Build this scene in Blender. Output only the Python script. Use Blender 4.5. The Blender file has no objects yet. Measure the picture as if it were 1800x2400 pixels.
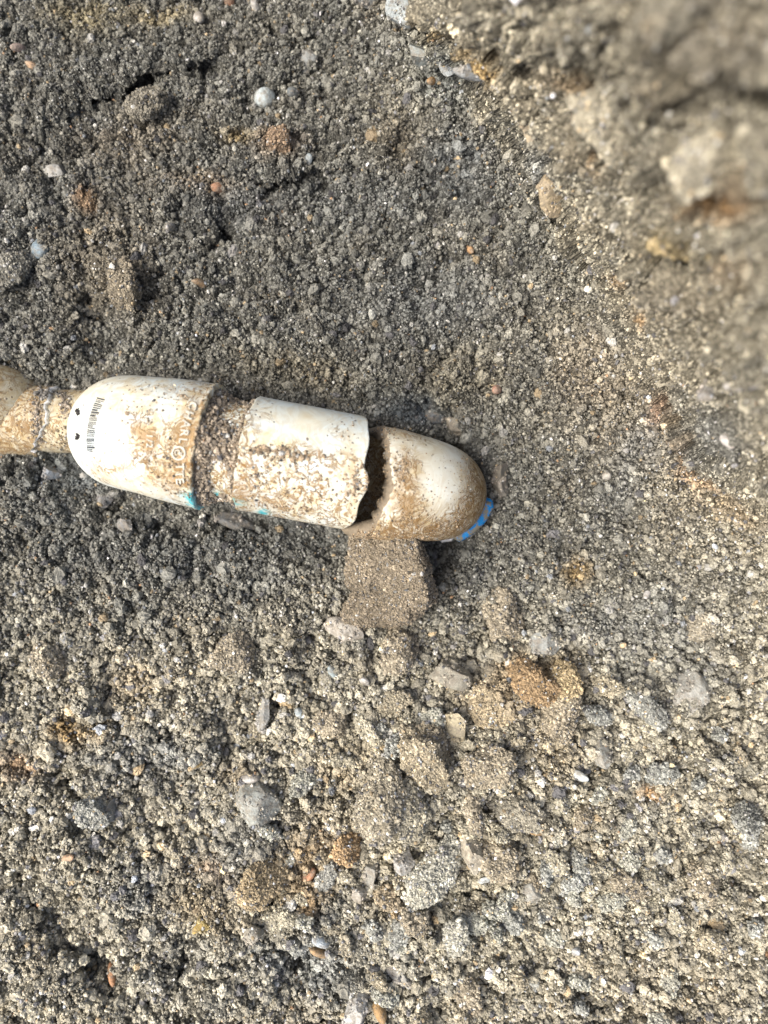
import bpy, bmesh, math, random
import numpy as np
from mathutils import Vector, Euler
from mathutils.bvhtree import BVHTree

SC = bpy.context.scene
COL = SC.collection
random.seed(7)
rng = np.random.default_rng(11)
H = 0.385                                   # camera height above the trench floor, metres

# ------------------------------------------------------------------ camera
cam_d = bpy.data.cameras.new('camera')
cam = bpy.data.objects.new('camera', cam_d)
COL.objects.link(cam)
cam.location = (0, 0, H)
cam.rotation_euler = (0, 0, 0)
cam_d.sensor_fit = 'HORIZONTAL'
cam_d.sensor_width = 26.0
cam_d.lens = 26.0                            # width of view equals distance
cam_d.clip_start = 0.005
cam_d.clip_end = 60.0
cam_d.dof.use_dof = True
cam_d.dof.focus_distance = H - 0.026
cam_d.dof.aperture_fstop = 2.9
SC.camera = cam
SC.render.resolution_x = 768
SC.render.resolution_y = 1024

# ------------------------------------------------------------------ light
SUN_DIR = Vector((-0.56, -0.14, 0.84)).normalized()      # towards the sun
elev = math.asin(SUN_DIR.z)
azim = math.atan2(SUN_DIR.x, SUN_DIR.y)
world = bpy.data.worlds.new('World')
SC.world = world
world.use_nodes = True
wn = world.node_tree.nodes
wl = world.node_tree.links
wn.clear()
sky = wn.new('ShaderNodeTexSky')
sky.sky_type = 'NISHITA'
sky.sun_disc = False
sky.sun_elevation = elev
sky.sun_rotation = azim
sky.air_density = 0.7
sky.dust_density = 6.0
sky.ozone_density = 0.3
bg = wn.new('ShaderNodeBackground')
bg.inputs['Strength'].default_value = 0.135
wo = wn.new('ShaderNodeOutputWorld')
wl.new(sky.outputs[0], bg.inputs['Color'])
wl.new(bg.outputs[0], wo.inputs['Surface'])
sun_d = bpy.data.lights.new('sun', 'SUN')
sun_d.energy = 1.45
sun_d.angle = math.radians(28)
sun_d.color = (1.0, 0.98, 0.95)
sun = bpy.data.objects.new('sun', sun_d)
COL.objects.link(sun)
sun.rotation_euler = SUN_DIR.to_track_quat('Z', 'Y').to_euler()
SC.view_settings.view_transform = 'Standard'
SC.view_settings.look = 'None'
SC.view_settings.exposure = 1.12
SC.view_settings.gamma = 1.0
SC.view_settings.use_curve_mapping = False

# ------------------------------------------------------------------ helpers
def at(px, py, z=0.0):
    """world point at height z seen at photograph pixel (px, py)"""
    k = H - z
    return np.stack(np.broadcast_arrays((px - 900.0) / 1800.0 * k, (1200.0 - py) / 1800.0 * k, z), -1)

def px_of(P):
    k = H - P[..., 2]
    return 900 + P[..., 0] / k * 1800, 1200 - P[..., 1] / k * 1800

def ihash(a, b, c, s):
    h = (a.astype(np.uint32) * np.uint32(73856093)) ^ (b.astype(np.uint32) * np.uint32(19349663)) ^ \
        (c.astype(np.uint32) * np.uint32(83492791)) ^ np.uint32((s * 2654435761) & 0xffffffff)
    h ^= h >> np.uint32(15); h *= np.uint32(2246822519)
    h ^= h >> np.uint32(13); h *= np.uint32(3266489917)
    h ^= h >> np.uint32(16)
    return h

def perlin(P, scale, seed=0):
    """gradient noise about -1..1, feature size = scale (metres)"""
    Q = P / scale + 1000.37 + seed * 3.17
    I = np.floor(Q).astype(np.int64)
    F = Q - I
    W = F * F * F * (F * (F * 6 - 15) + 10)
    out = 0
    for dx in (0, 1):
        for dy in (0, 1):
            for dz in (0, 1):
                h = ihash(I[..., 0] + dx, I[..., 1] + dy, I[..., 2] + dz, seed + 1)
                gx = (h & np.uint32(1023)).astype(np.float64) / 511.5 - 1
                gy = ((h >> np.uint32(10)) & np.uint32(1023)).astype(np.float64) / 511.5 - 1
                gz = ((h >> np.uint32(20)) & np.uint32(1023)).astype(np.float64) / 511.5 - 1
                d = gx * (F[..., 0] - dx) + gy * (F[..., 1] - dy) + gz * (F[..., 2] - dz)
                w = (W[..., 0] if dx else 1 - W[..., 0]) * (W[..., 1] if dy else 1 - W[..., 1]) * \
                    (W[..., 2] if dz else 1 - W[..., 2])
                out = out + d * w
    return out * 1.5

def fbm(P, scale, octs=3, seed=0, gain=0.5):
    o = 0; a = 1; t = 0
    for i in range(octs):
        o = o + a * perlin(P, scale / 2 ** i, seed + i * 7)
        t += a; a *= gain
    return o / t

def worley(P, scale, seed=0):
    """F1, F2 in cell units and the random value of the nearest cell"""
    Q = P / scale + 500.5
    I = np.floor(Q).astype(np.int64)
    f1 = np.full(P.shape[:-1], 9.0); f2 = f1.copy(); rv = np.zeros_like(f1)
    for dx in (-1, 0, 1):
        for dy in (-1, 0, 1):
            for dz in (-1, 0, 1):
                h = ihash(I[..., 0] + dx, I[..., 1] + dy, I[..., 2] + dz, seed + 5)
                cx = I[..., 0] + dx + (h & np.uint32(1023)) / 1023.0
                cy = I[..., 1] + dy + ((h >> np.uint32(10)) & np.uint32(1023)) / 1023.0
                cz = I[..., 2] + dz + ((h >> np.uint32(20)) & np.uint32(1023)) / 1023.0
                d = np.sqrt((Q[..., 0] - cx) ** 2 + (Q[..., 1] - cy) ** 2 + (Q[..., 2] - cz) ** 2)
                near = d < f1
                f2 = np.where(near, f1, np.minimum(f2, d))
                rv = np.where(near, ((h >> np.uint32(5)) & np.uint32(255)) / 255.0, rv)
                f1 = np.where(near, d, f1)
    return f1, f2, rv

def sstep(a, b, x):
    t = np.clip((x - a) / (b - a), 0, 1)
    return t * t * (3 - 2 * t)

def blob(u, v, x, y, rx, ry, rot=0.0):
    c, s = math.cos(math.radians(rot)), math.sin(math.radians(rot))
    a = ((u - x) * c + (v - y) * s) / rx
    b = (-(u - x) * s + (v - y) * c) / ry
    return np.exp(-(a * a + b * b))

def mesh_from(name, V, Fq, mat=None, parent=None, smooth=True, attrs=None):
    """one mesh object from numpy vertices and quad/tri index arrays"""
    me = bpy.data.meshes.new(name)
    V = np.ascontiguousarray(V, dtype=np.float32).reshape(-1, 3)
    Fq = np.asarray(Fq, dtype=np.int32)
    n, k = Fq.shape
    me.vertices.add(len(V)); me.vertices.foreach_set('co', V.ravel())
    me.loops.add(n * k); me.loops.foreach_set('vertex_index', Fq.ravel())
    me.polygons.add(n)
    me.polygons.foreach_set('loop_start', np.arange(0, n * k, k, dtype=np.int32))
    me.polygons.foreach_set('loop_total', np.full(n, k, dtype=np.int32))
    me.polygons.foreach_set('use_smooth', np.full(n, smooth, dtype=bool))
    me.update(calc_edges=True)
    for nm, arr in (attrs or {}).items():
        arr = np.asarray(arr, dtype=np.float32)
        if arr.ndim == 2:
            a = me.attributes.new(nm, 'FLOAT_COLOR', 'POINT')
            a.data.foreach_set('color', np.concatenate([arr[:, :3], np.ones((len(arr), 1), np.float32)], 1).ravel())
        else:
            a = me.attributes.new(nm, 'FLOAT', 'POINT')
            a.data.foreach_set('value', arr)
    if mat: me.materials.append(mat)
    o = bpy.data.objects.new(name, me)
    COL.objects.link(o)
    if parent: o.parent = parent
    return o

def tag(o, label=None, cat=None, group=None, kind=None):
    if label: o['label'] = label
    if cat: o['category'] = cat
    if group: o['group'] = group
    if kind: o['kind'] = kind
    return o

def empty(name, loc):
    o = bpy.data.objects.new(name, None)
    o.empty_display_size = 0.01
    o.location = loc
    COL.objects.link(o)
    return o

def parent_keep(o, root):
    o.parent = root
    o.location = -root.location

def vnormals(G):
    du = np.gradient(G, axis=1); dv = np.gradient(G, axis=0)
    n = np.cross(du, dv)
    n /= np.linalg.norm(n, axis=-1, keepdims=True) + 1e-20
    n[n[..., 2] < 0] *= -1
    return n

# ------------------------------------------------------------------ node helpers
class NT:
    def __init__(s, name):
        s.m = bpy.data.materials.new(name); s.m.use_nodes = True
        s.t = s.m.node_tree; s.t.nodes.clear()
    def n(s, typ, **kw):
        nd = s.t.nodes.new(typ)
        for k, v in kw.items():
            if k.startswith('i_'):
                key = k[2:]
                key = int(key) if key.isdigit() else key
                nd.inputs[key].default_value = v
            else: setattr(nd, k, v)
        return nd
    def l(s, a, b): s.t.links.new(a, b)
    def noise(s, vec, scale, detail=3, rough=0.6, dist=0.0):
        nd = s.n('ShaderNodeTexNoise', i_Scale=scale, i_Detail=detail, i_Roughness=rough, i_Distortion=dist)
        s.l(vec, nd.inputs['Vector']); return nd.outputs['Fac']
    def ramp(s, fac, *stops):
        r = s.n('ShaderNodeValToRGB')
        el = r.color_ramp.elements
        while len(el) > 1: el.remove(el[-1])
        for i, (p, c) in enumerate(stops):
            e = el[0] if i == 0 else el.new(p)
            e.position = p
            e.color = (c, c, c, 1) if isinstance(c, (int, float)) else (*c, 1)
        s.l(fac, r.inputs[0]); return r.outputs[0]
    def mix(s, fac, a, b, mode='MIX'):
        m = s.n('ShaderNodeMix', data_type='RGBA', blend_type=mode)
        for sock, val in ((m.inputs[0], fac), (m.inputs[6], a), (m.inputs[7], b)):
            if isinstance(val, (int, float)): sock.default_value = val
            elif isinstance(val, tuple): sock.default_value = (*val, 1)
            else: s.l(val, sock)
        return m.outputs[2]
    def math(s, op, a, b=0.0, c=0.0, clamp=False):
        m = s.n('ShaderNodeMath', operation=op, use_clamp=clamp)
        for i, val in enumerate((a, b, c)):
            if isinstance(val, (int, float)): m.inputs[i].default_value = val
            else: s.l(val, m.inputs[i])
        return m.outputs[0]
    def attr(s, name, typ='GEOMETRY'):
        return s.n('ShaderNodeAttribute', attribute_name=name, attribute_type=typ)
    def pos(s):
        return s.n('ShaderNodeNewGeometry').outputs['Position']
    def out(s, col, rough=0.85, spec=0.3, height=None, bdist=0.001, bstr=1.0, **kw):
        p = s.n('ShaderNodeBsdfPrincipled')
        for sock, val in (('Base Color', col), ('Roughness', rough), ('Specular IOR Level', spec)):
            if isinstance(val, (int, float)): p.inputs[sock].default_value = val
            elif isinstance(val, tuple): p.inputs[sock].default_value = (*val, 1)
            else: s.l(val, p.inputs[sock])
        for k, v in kw.items():
            p.inputs[k.replace('_', ' ')].default_value = v
        if height is not None:
            b = s.n('ShaderNodeBump', i_Strength=bstr, i_Distance=bdist)
            s.l(height, b.inputs['Height']); s.l(b.outputs[0], p.inputs['Normal'])
        o = s.n('ShaderNodeOutputMaterial'); s.l(p.outputs[0], o.inputs[0])
        return s.m

# ------------------------------------------------------------------ materials
def soil_material(name, damp=0.0):
    m = NT(name)
    P = m.pos()
    c = m.attr('col').outputs['Color']
    v = m.n('ShaderNodeTexVoronoi', feature='F1', i_Scale=900.0); m.l(P, v.inputs['Vector'])
    hsv = m.n('ShaderNodeSeparateColor'); m.l(v.outputs['Color'], hsv.inputs[0])
    grain = m.ramp(hsv.outputs[0], (0.0, 0.45), (0.5, 0.95), (0.9, 1.35), (1.0, 1.9))
    n1 = m.noise(P, 260, 5, 0.7)
    dark = m.ramp(n1, (0.3, 0.6), (0.55, 1.05), (0.75, 1.3))
    col = m.mix(1.0, c, grain, 'MULTIPLY')
    col = m.mix(1.0, col, dark, 'MULTIPLY')
    v2 = m.n('ShaderNodeTexVoronoi', feature='F1', i_Scale=1100.0); m.l(P, v2.inputs['Vector'])
    hgt = m.math('MULTIPLY_ADD', m.noise(P, 1500, 3, 0.7), 0.5, m.math('MULTIPLY', v2.outputs['Distance'], -1.0))
    return m.out(col, 0.9, 0.2, hgt, 0.0006, 1.0)

def grain_material(name):
    m = NT(name)
    P = m.pos()
    c = m.attr('col', 'INSTANCER').outputs['Color']
    n1 = m.noise(P, 1300, 4, 0.75)
    col = m.mix(1.0, c, m.ramp(n1, (0.35, 0.5), (0.65, 1.4)), 'MULTIPLY')
    return m.out(col, 0.68, 0.32, m.noise(P, 2600, 2, 0.6), 0.0003, 0.8)

def stone_material(name):
    m = NT(name)
    P = m.pos()
    c = m.attr('col').outputs['Color']
    w = m.noise(P, 130, 5, 0.62, 1.6)
    col = m.mix(1.0, c, m.ramp(w, (0.3, 0.6), (0.5, 1.0), (0.72, 1.3)), 'MULTIPLY')
    dust = m.ramp(m.noise(P, 330, 4, 0.7), (0.44, 0.0), (0.60, 0.7))
    col = m.mix(dust, col, (0.20, 0.172, 0.128))
    h = m.math('ADD', m.noise(P, 420, 5, 0.65), m.math('MULTIPLY', m.noise(P, 90, 3, 0.6), 1.3))
    return m.out(col, 0.6, 0.4, h, 0.0011, 0.9)

def pvc_material(name, base=(0.56, 0.64, 0.635), stain_gain=1.0, shade=1.0, streaky=0.0):
    """white plastic with ochre silt stains, swirled wipe marks and specks; the amounts come from mesh attributes"""
    m = NT(name)
    P = m.pos()
    dirt = m.attr('dirt').outputs['Fac']
    teal = m.attr('teal').outputs['Fac']
    st = m.attr('streak').outputs['Vector']            # stretched coordinate for wipe marks
    tint = m.mix(m.ramp(m.noise(P, 45, 3, 0.6), (0.35, 0.0), (0.7, 1.0)), base, (0.64, 0.61, 0.46))
    film = m.math('MULTIPLY', m.ramp(m.noise(st, 1.0, 4, 0.7, 0.4), (0.45, 0.0), (0.62, 1.0)),
                  m.math('MULTIPLY_ADD', dirt, 0.45, 0.24), clamp=True)
    smear = m.math('MULTIPLY', m.ramp(m.noise(P, 110, 5, 0.7, 1.2), (0.45, 0.0), (0.62, 1.0)), m.math('MULTIPLY_ADD', dirt, 0.55, 0.12), clamp=True)
    col = m.mix(smear, tint, (0.50, 0.38, 0.17))
    col = m.mix(film, col, (0.42, 0.31, 0.13))
    if streaky:
        sm = m.n('ShaderNodeVectorMath', operation='MULTIPLY', i_1=(3.0, 0.9, 1.0)); m.l(st, sm.inputs[0])
        sf = m.math('MULTIPLY', m.ramp(m.noise(sm.outputs[0], 1.0, 4, 0.75, 0.3), (0.38, 0.05), (0.52, 1.0)),
                    m.math('MULTIPLY_ADD', dirt, 1.15, -0.2, clamp=True), clamp=True)
        col = m.mix(m.math('MULTIPLY', sf, streaky), col, (0.22, 0.135, 0.05))
    # branching ochre scabs
    a = m.math('ABSOLUTE', m.math('SUBTRACT', m.noise(P, 150, 4, 0.62, 1.1), 0.5))
    vein = m.ramp(a, (0.0, 1.0), (0.020, 0.9), (0.042, 0.0))
    big = m.noise(P, 75, 3, 0.6)
    gate = m.math('MULTIPLY', m.ramp(m.math('ADD', big, m.math('MULTIPLY_ADD', dirt, 0.50, -0.30)),
                                     (0.38, 0.0), (0.56, 1.0)), 1.0)
    scab = m.math('MULTIPLY', vein, gate, clamp=True)
    blot = m.ramp(m.math('ADD', m.noise(P, 230, 4, 0.7), m.math('MULTIPLY_ADD', dirt, 0.22, -0.22)), (0.575, 0.0), (0.61, 1.0))
    both = m.math('MAXIMUM', m.math('MULTIPLY', scab, 0.85), m.math('MULTIPLY', blot, m.math('MULTIPLY_ADD', dirt, 1.2, 0.03), clamp=True))
    oc = m.mix(m.noise(P, 120, 2, 0.5), (0.27, 0.145, 0.035), (0.135, 0.09, 0.048))
    col = m.mix(m.math('MULTIPLY', both, stain_gain, clamp=True), col, oc)
    # silt specks
    v = m.n('ShaderNodeTexVoronoi', feature='F1', i_Scale=480.0, i_Randomness=1.0); m.l(P, v.inputs['Vector'])
    sp = m.n('ShaderNodeSeparateColor'); m.l(v.outputs['Color'], sp.inputs[0])
    has = m.math('LESS_THAN', sp.outputs[0], m.math('MULTIPLY_ADD', dirt, 0.34, 0.02))
    dot = m.math('MULTIPLY', m.ramp(v.outputs['Distance'], (0.16, 1.0), (0.3, 0.0)), has)
    col = m.mix(m.math('MULTIPLY', dot, 0.85), col, (0.17, 0.13, 0.095))
    col = m.mix(m.math('MULTIPLY', teal, m.ramp(m.noise(P, 300, 3, 0.6), (0.38, 0.1), (0.55, 1.0))), col, (0.06, 0.42, 0.46))
    silt = m.attr('silt').outputs['Fac']
    col = m.mix(m.math('MULTIPLY', silt, m.ramp(m.noise(P, 260, 4, 0.65), (0.36, 0.15), (0.50, 0.95))), col, (0.30, 0.195, 0.085))
    if shade != 1.0:
        col = m.mix(1.0, col, (shade, shade * 0.98, shade * 0.92), 'MULTIPLY')
    h = m.math('ADD', m.math('MULTIPLY', both, 0.8), m.math('MULTIPLY_ADD', dot, 1.0, m.math('MULTIPLY', m.noise(st, 2.0, 3, 0.6), 0.25)))
    rough = m.math('MULTIPLY_ADD', both, 0.3, 0.55)
    return m.out(col, rough, 0.35, h, 0.0004, 0.8)

M_SOIL = soil_material('loose sandy soil')
M_CLOD = soil_material('soil clod')
M_GRAIN = grain_material('mineral grains')
M_STONE = stone_material('dusty stone')
M_PVC = pvc_material('stained white pvc')
M_PVC_END = pvc_material('brown stained pvc', (0.70, 0.72, 0.64), 1.0, 1.0, 0.95)
M_PVC_LOW = pvc_material('silt covered pvc', (0.50, 0.50, 0.40), 0.9, 1.0, 0.62)
def plain(name, c, rough=0.6, spec=0.4, **kw):
    m = NT(name); P = m.pos()
    col = m.mix(1.0, c, m.ramp(m.noise(P, 400, 4, 0.65), (0.3, 0.75), (0.7, 1.15)), 'MULTIPLY')
    return m.out(col, rough, spec, m.noise(P, 700, 3, 0.6), 0.0004, 0.6, **kw)
M_INK = plain('faded black print', (0.03, 0.033, 0.04), 0.6, 0.2)
M_LETTER = plain('silt rubbed raised plastic', (0.52, 0.50, 0.41), 0.55)
M_FRACT = plain('fresh broken plastic', (0.82, 0.82, 0.78), 0.4)
M_RIM = plain('mud caked broken edge', (0.20, 0.165, 0.115), 0.85, 0.2)
M_BLUE = None

# ------------------------------------------------------------------ terrain
BANK = np.array([(900, -700), (930, -250), (965, 60), (1110, 240), (1290, 480), (1460, 790), (1575, 1010), (1640, 1120), (1800, 1230), (2100, 1380), (3200, 1900)], float)
def pwarp(u, v, amp=16.0, sc=70.0, sd=3):
    Q = np.stack([u / sc, v / sc, 0 * u], -1)
    return u + amp * fbm(Q, 1.0, 3, sd), v + amp * fbm(Q, 1.0, 3, sd + 20)

def bank_dist(u, v):
    """signed distance in photo pixels from the foot of the bank, positive up the bank"""
    best = np.full(np.shape(u), 1e9); sg = np.zeros(np.shape(u))
    for (x0, y0), (x1, y1) in zip(BANK[:-1], BANK[1:]):
        dx, dy = x1 - x0, y1 - y0
        t = np.clip(((u - x0) * dx + (v - y0) * dy) / (dx * dx + dy * dy), 0, 1)
        ex, ey = u - (x0 + t * dx), v - (y0 + t * dy)
        d = np.hypot(ex, ey)
        s = np.sign(dx * (v - y0) - dy * (u - x0))
        m = d < best
        sg = np.where(m, -s, sg); best = np.where(m, d, best)
    return best * sg

# hollows and mounds: x, y, rx, ry, rot, height in mm
RELIEF = [
    (350, 200, 190, 16, -22, -9), (330, 165, 190, 40, -22, 5), (500, 165, 30, 18, 0, -9),
    (60, 345, 90, 8, -15, -5), (515, 548, 26, 14, 20, -14), (495, 585, 14, 14, 0, -7),
    (680, 425, 70, 18, -5, -8), (640, 385, 120, 40, -5, 5), (560, 330, 110, 45, 0, 4),
    (215, 725, 60, 34, 30, -8), (365, 660, 18, 60, 15, -6), (300, 640, 55, 60, 0, 5),
    (230, 790, 80, 40, 0, -5), (20, 700, 55, 50, 0, -5), (8, 650, 40, 40, 0, 5),
    (620, 760, 200, 70, 10, 3), (760, 640, 140, 60, -20, 3),
    (1010, 960, 60, 30, 20, -5), (1045, 1000, 60, 26, 30, -6),
    (1020, 1330, 34, 60, 10, -7), (1040, 1260, 60, 30, 0, -6),
    (770, 1300, 50, 45, 0, -5), (560, 1215, 90, 22, 10, -6), (300, 1190, 120, 26, 15, -4),
    (60, 1090, 120, 24, 0, -5),
    (55, 2060, 26, 50, -25, -5), (125, 2140, 40, 60, -45, -8), (215, 2245, 50, 70, -30, -9), (300, 2335, 50, 30, 30, -7),
    (430, 2270, 34, 60, 15, -11), (340, 2160, 24, 50, 10, -6), (180, 2000, 110, 60, 10, 4), (300, 2090, 60, 60, 0, 4),
    (90, 2290, 110, 70, 40, 4), (500, 2120, 90, 50, 20, 5), (520, 2330, 60, 50, 0, 4),
    (560, 1650, 60, 120, 10, -4), (660, 1900, 30, 80, -15, -5), (860, 1640, 100, 50, 0, 2),
    (1085, 1520, 50, 60, 0, -3), (1220, 1480, 14, 40, 5, -6), (1140, 1640, 20, 60, 10, -5),
    (920, 1870, 14, 70, 5, -8), (1040, 1900, 16, 50, 10, -6), (1070, 2080, 60, 14, 10, -6),
    (1370, 1690, 50, 40, 0, -5), (1300, 1990, 90, 40, 0, -4), (1250, 1750, 220, 160, 0, 5),
    (1000, 1850, 230, 130, 0, 6), (1390, 1950, 130, 90, 0, 3), (1560, 1750, 120, 120, 0, 4),
    (900, 2180, 240, 90, 0, 3), (700, 2250, 70, 60, 0, -4), (1500, 2200, 150, 100, 0, 4),
    (1300, 900, 150, 120, 0, 4), (1180, 640, 120, 100, 0, 3), (1060, 410, 80, 60, 0, -5), (970, 330, 50, 40, 0, -4),
    (930, 400, 100, 60, 0, 4), (780, 200, 90, 60, 0, -3), (150, 520, 120, 80, 0, 3), (120, 200, 150, 60, -20, 3),
    # on the bank
    (1480, 330, 80, 70, 0, 8), (1380, 240, 40, 80, -40, -8), (1660, 400, 90, 90, 0, 11), (1560, 290, 50, 60, 20, -12),
    (1760, 250, 70, 60, 0, -12), (1250, 170, 100, 50, 30, -6), (1180, 100, 110, 50, 20, 7), (1330, 100, 60, 60, 0, 6),
    (1620, 620, 90, 26, -15, -10), (1560, 540, 90, 50, 10, 7), (1690, 470, 90, 50, 0, -5), (1760, 700, 50, 30, 0, -6),
    (1400, 470, 60, 60, 30, 5), (1310, 450, 22, 60, -35, 4), (1690, 1050, 95, 100, -20, 6), (1770, 1000, 20, 60, 0, -5),
    (1500, 60, 90, 70, 0, 9), (1690, 120, 90, 70, 0, 8), (1620, 30, 40, 40, 0, -9), (1760, 40, 40, 40, 0, -10),
    (1450, 590, 60, 40, 20, -4),
]
PA, PB = np.array([285., 1008.]), np.array([1020., 1138.])      # pipe axis in the photo
def pipe_dist(u, v):
    d = PB - PA; t = np.clip(((u - PA[0]) * d[0] + (v - PA[1]) * d[1]) / (d @ d), 0, 1)
    return np.hypot(u - PA[0] - t * d[0], v - PA[1] - t * d[1])

def base_z(u, v):
    z = 0.004 + 0 * u
    # trench: deeper towards upper left, floor comes up towards the lower edge
    z = z - 0.010 * sstep(900, -100, v) * sstep(1300, 500, u) + 0.006 * sstep(1300, 2400, v)
    bd = bank_dist(u, v)
    z = z + 0.008 * sstep(-160, 0, bd) + 0.030 * sstep(-24, 76, bd + 14 * np.sin(v / 61.0) + 10 * np.sin(v / 23.0 + 1)) * sstep(1500, 700, v) \
        + 0.178 * (1 - np.exp(-(np.clip(bd, 0, 1400) / 480.0) ** 1.25))
    pd = pipe_dist(u, v)
    z = z - 0.005 * np.exp(-((pd - 140) / 70.0) ** 2 * (pd > 140))
    z = np.where(pd < 175, z - 0.030 * sstep(122, 90, pd), z)
    # the low fitting on the left lies in its own hollow
    z = z - 0.012 * blob(u, v, 30, 985, 210, 120) 
    z = z - 0.030 * sstep(70, 50, np.hypot(np.maximum(np.abs(u + 20) - 50, 0), v - 948))
    wu, wv = pwarp(u, v, 34.0, 90.0)
    for x, y, rx, ry, rot, mm in RELIEF:
        z = z + mm * (0.0016 if bank_dist(np.float64(x), np.float64(y)) < 30 else 0.0009) * blob(wu, wv, x, y, rx, ry, rot)
    # outside the picture the trench sides rise to the street level
    out = np.maximum(np.maximum(-250 - u, u - 2050), np.maximum(-250 - v, v - 2650))
    z = z + 0.10 * sstep(400, 2600, out) * sstep(300, 100, bd)
    return np.minimum(z, 0.215)

def axis_coords(lo, hi, step, ext):
    core = np.arange(lo, hi + step, step, dtype=float)
    g = []; s = step; x = 0
    while x < ext:
        s *= 1.13; x += s; g.append(x)
    g = np.array(g)
    return np.concatenate([core[0] - g[::-1], core, core[-1] + g])

US = axis_coords(-190, 1990, 3.2, 20000)
VS = axis_coords(-190, 2590, 3.2, 20000)
U, V = np.meshgrid(US, VS)
Z = base_z(U, V)
B = at(U, V, Z)
N0 = vnormals(B)
inner = ((U > -260) & (U < 2060) & (V > -260) & (V < 2660))

def soil_detail(P, u, v):
    """height of lumps, crumbs and crevices in metres at surface point P"""
    low = sstep(1250, 1650, v)                                  # the lower part is lumpier
    lump = 0.62 + 0.22 * low + 0.6 * sstep(0, 150, bank_dist(u, v))
    near = sstep(130, 230, pipe_dist(u, v))
    h = 0.0034 * fbm(P, 0.045, 3, 3) + 0.0022 * fbm(P, 0.014, 3, 9)
    for sc, amp, cr, sd in ((0.0210, 0.0095, 0.0050, 4), (0.0110, 0.0052, 0.0040, 1), (0.0056, 0.0024, 0.0026, 2), (0.0028, 0.0012, 0.0014, 3)):
        warp = np.stack([perlin(P, sc * 0.6, 31 + sd), perlin(P, sc * 0.6, 47 + sd), perlin(P, sc * 0.6, 53 + sd)], -1)
        f1, f2, rv = worley(P + warp * sc * 0.35, sc, sd)
        k = lump * (0.5 + 0.7 * (perlin(P, 0.05, 60 + sd) > -0.1)) if sd in (1, 4) else 0.65 + 0.45 * lump
        h = h + k * (amp * (0.5 + rv) * (0.62 - f1 * f1) - cr * (0.3 + rv) * np.exp(-(f2 - f1) / 0.09))
    h = h + 0.00045 * perlin(P, 0.0016, 77)
    # scattered pits
    pit = perlin(P, 0.011, 90)
    h = h - 0.007 * sstep(0.5, 0.9, pit)
    return h * (0.35 + 0.65 * near)

D = np.zeros_like(U)
ii = np.where(inner)
D[ii] = soil_detail(B[ii], U[ii], V[ii])
G = B + N0 * D[..., None]
NRM = vnormals(G)

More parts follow.
